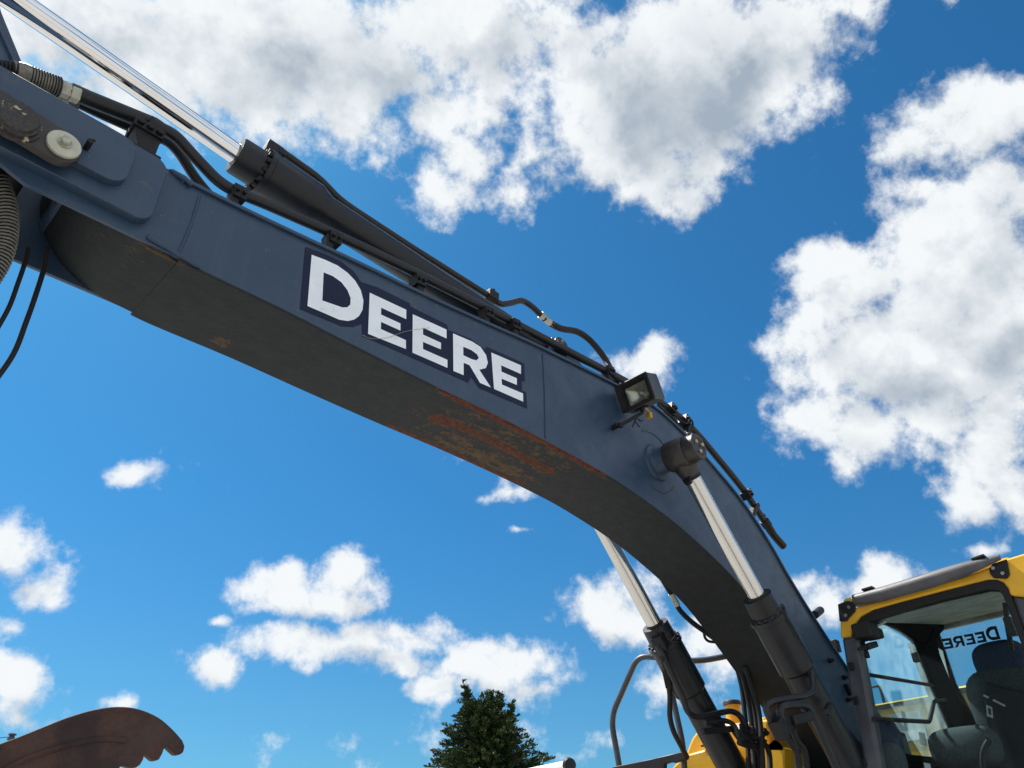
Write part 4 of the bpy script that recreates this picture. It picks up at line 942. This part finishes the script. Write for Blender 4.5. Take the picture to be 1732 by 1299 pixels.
for base, zt, rw in tops:
    for k in range(46):
        f = rng.random()**.8; z = zt - 1.7*f; a = rng.uniform(0, 2*math.pi)
        o = base*(1-.25*f); r_ = rw*(.05+f*1.25)*rng.uniform(.5,1.1)
        d = Vector((math.cos(a), math.sin(a), .55))
        spray(Vector((o.x, o.y, z)), d, r_*.8+.15)
for k in range(900):
    f = rng.random()**.75; z = Hh - 1.0 - f*5.2; a = rng.uniform(0, 2*math.pi)
    rr_ = radius(z)*rng.uniform(.45,1.06)*(1+.16*math.sin(a*3+z*2.1)+.10*math.sin(a*7-z*3.4))
    d = Vector((math.cos(a), math.sin(a), rng.uniform(-.15,.45)))
    L = rng.uniform(.45,1.25)
    c0 = Vector(sideV)*(-.55*max(0, 1-f*1.6)); s0_ = c0 + Vector((math.cos(a)*max(.1, rr_-L), math.sin(a)*max(.1, rr_-L), z))
    if k % 6 == 0:
        limbs.tube([Vector((0,0,z-.5)), s0_, s0_+d*L*.7], [.05,.03,.01], 5, False)
    spray(s0_, d, L)
    if rng.random() < .5: spray(s0_ + Vector((rng.gauss(0,.2), rng.gauss(0,.2), rng.gauss(0,.15))), d + Vector((rng.gauss(0,.4), rng.gauss(0,.4), .2)), L*.7)
for k in range(60):
    z = rng.uniform(1.2, Hh-6.0); a = rng.uniform(0, 2*math.pi); r_ = 2.6
    for j in range(3): spray(Vector((math.cos(a)*r_*(.5+.2*j), math.sin(a)*r_*(.5+.2*j), z)), Vector((math.cos(a), math.sin(a), .1)), 1.0)
g.build('trunk', 'bark', tree)
limbs.build('limbs', 'bark', tree, fix=False, split=False)['kind'] = 'stuff'
gl_ = G(); V = [p for l in leaf for p in l]; gl_.add(V, [(4*i, 4*i+1, 4*i+2, 4*i+3) for i in range(len(leaf))])
gl_.build('crown', 'leaf', tree, fix=False, split=False)['kind'] = 'stuff'

# ================================================================== FAR THINGS
# dump trailer with rolled tarp, its roll end just rising into view right of the cedar
e1, e0 = far(962, 1294, 24.), far(890, 1308, 27.)
dv = (e1-e0); dv.z = 0; dv = dv.normalized(); nv = Vector((-dv.y, dv.x, 0)); zc = e1.z
tr = tag(empty('tarped_trailer', (e1.x, e1.y, 0)), 'white tarp roll with dark end cap on a trailer beside the cedar', 'trailer')
g = G(); r1, r0 = Vector((0,0,e1.z)), Vector((e0.x-e1.x, e0.y-e1.y, e0.z)); g.tube([r0+(r0-r1)*1.5, r0, r1], .13, 14); g.build('tarp_roll', 'tarp', tr)
g = G(); dd_ = (r1-r0).normalized(); g.lathe(r1-dd_*.04, r1+dd_, [(0,.15),(.05,.20),(.16,.17),(.2,.06)], 14); g.build('end_cap', 'dark', tr)
def loc3(a, b_, z): return dv*a + nv*b_ + Vector((0,0,z))
zz = r0.z-1.0
g = G(); g.extrude([loc3(-8,-1.25,zz), loc3(-.1,-1.25,zz), loc3(-.1,1.25,zz), loc3(-8,1.25,zz)], (0,0,-zz+1.1)); g.build('trailer_body', 'tarp', tr, .03)
g = G(); g.bar(loc3(-.15,0,zz-.1), Vector((0,0,r1.z))-dd_*.1, .08, .08, nv); g.bar(loc3(-7.5,0,zz-.1), r0+(r0-r1)*1.45, .08, .08, nv); g.build('tarp_arm', 'dark', tr)
for a_ in (-6.6, -5.2):
    for s_ in (-1, 1): g = G(); g.lathe(loc3(a_, s_*1.2, .5), loc3(a_, s_*1.2, .5)+nv*s_, [(-.15,.5),(.15,.5)], 20); g.build('wheel', 'rubber', tr)
# utility pole, its top just above the thumb, with a line running off to the left
pt = far(20, 1246, 45.); pl = far(-900, 1238, 52.)
po = tag(empty('utility_pole', (pt.x, pt.y, 0)), 'tiny pole-top insulator with a thin wire above the rusty thumb', 'utility pole')
g = G(); g.tube([(0,0,0), (0,0,pt.z-.55)], [.16,.11], 10); g.build('pole', 'wood', po)
g = G(); g.lathe((0,0,pt.z-.6), (0,0,pt.z+1), [(0,.13),(.08,.19),(.2,.12),(.3,.19),(.42,.12),(.5,.19),(.62,.10),(.66,.17),(.72,.17)], 12); g.build('insulator', 'grey', po)
g = G(); A_ = Vector((0,0,pt.z)); B_ = pl-Vector((pt.x,pt.y,0)); g.tube([A_.lerp(B_, i/16)-Vector((0,0,2.2*(i/16)*(1-i/16))) for i in range(17)], .016, 5); g.build('power_line', 'rubber', po)
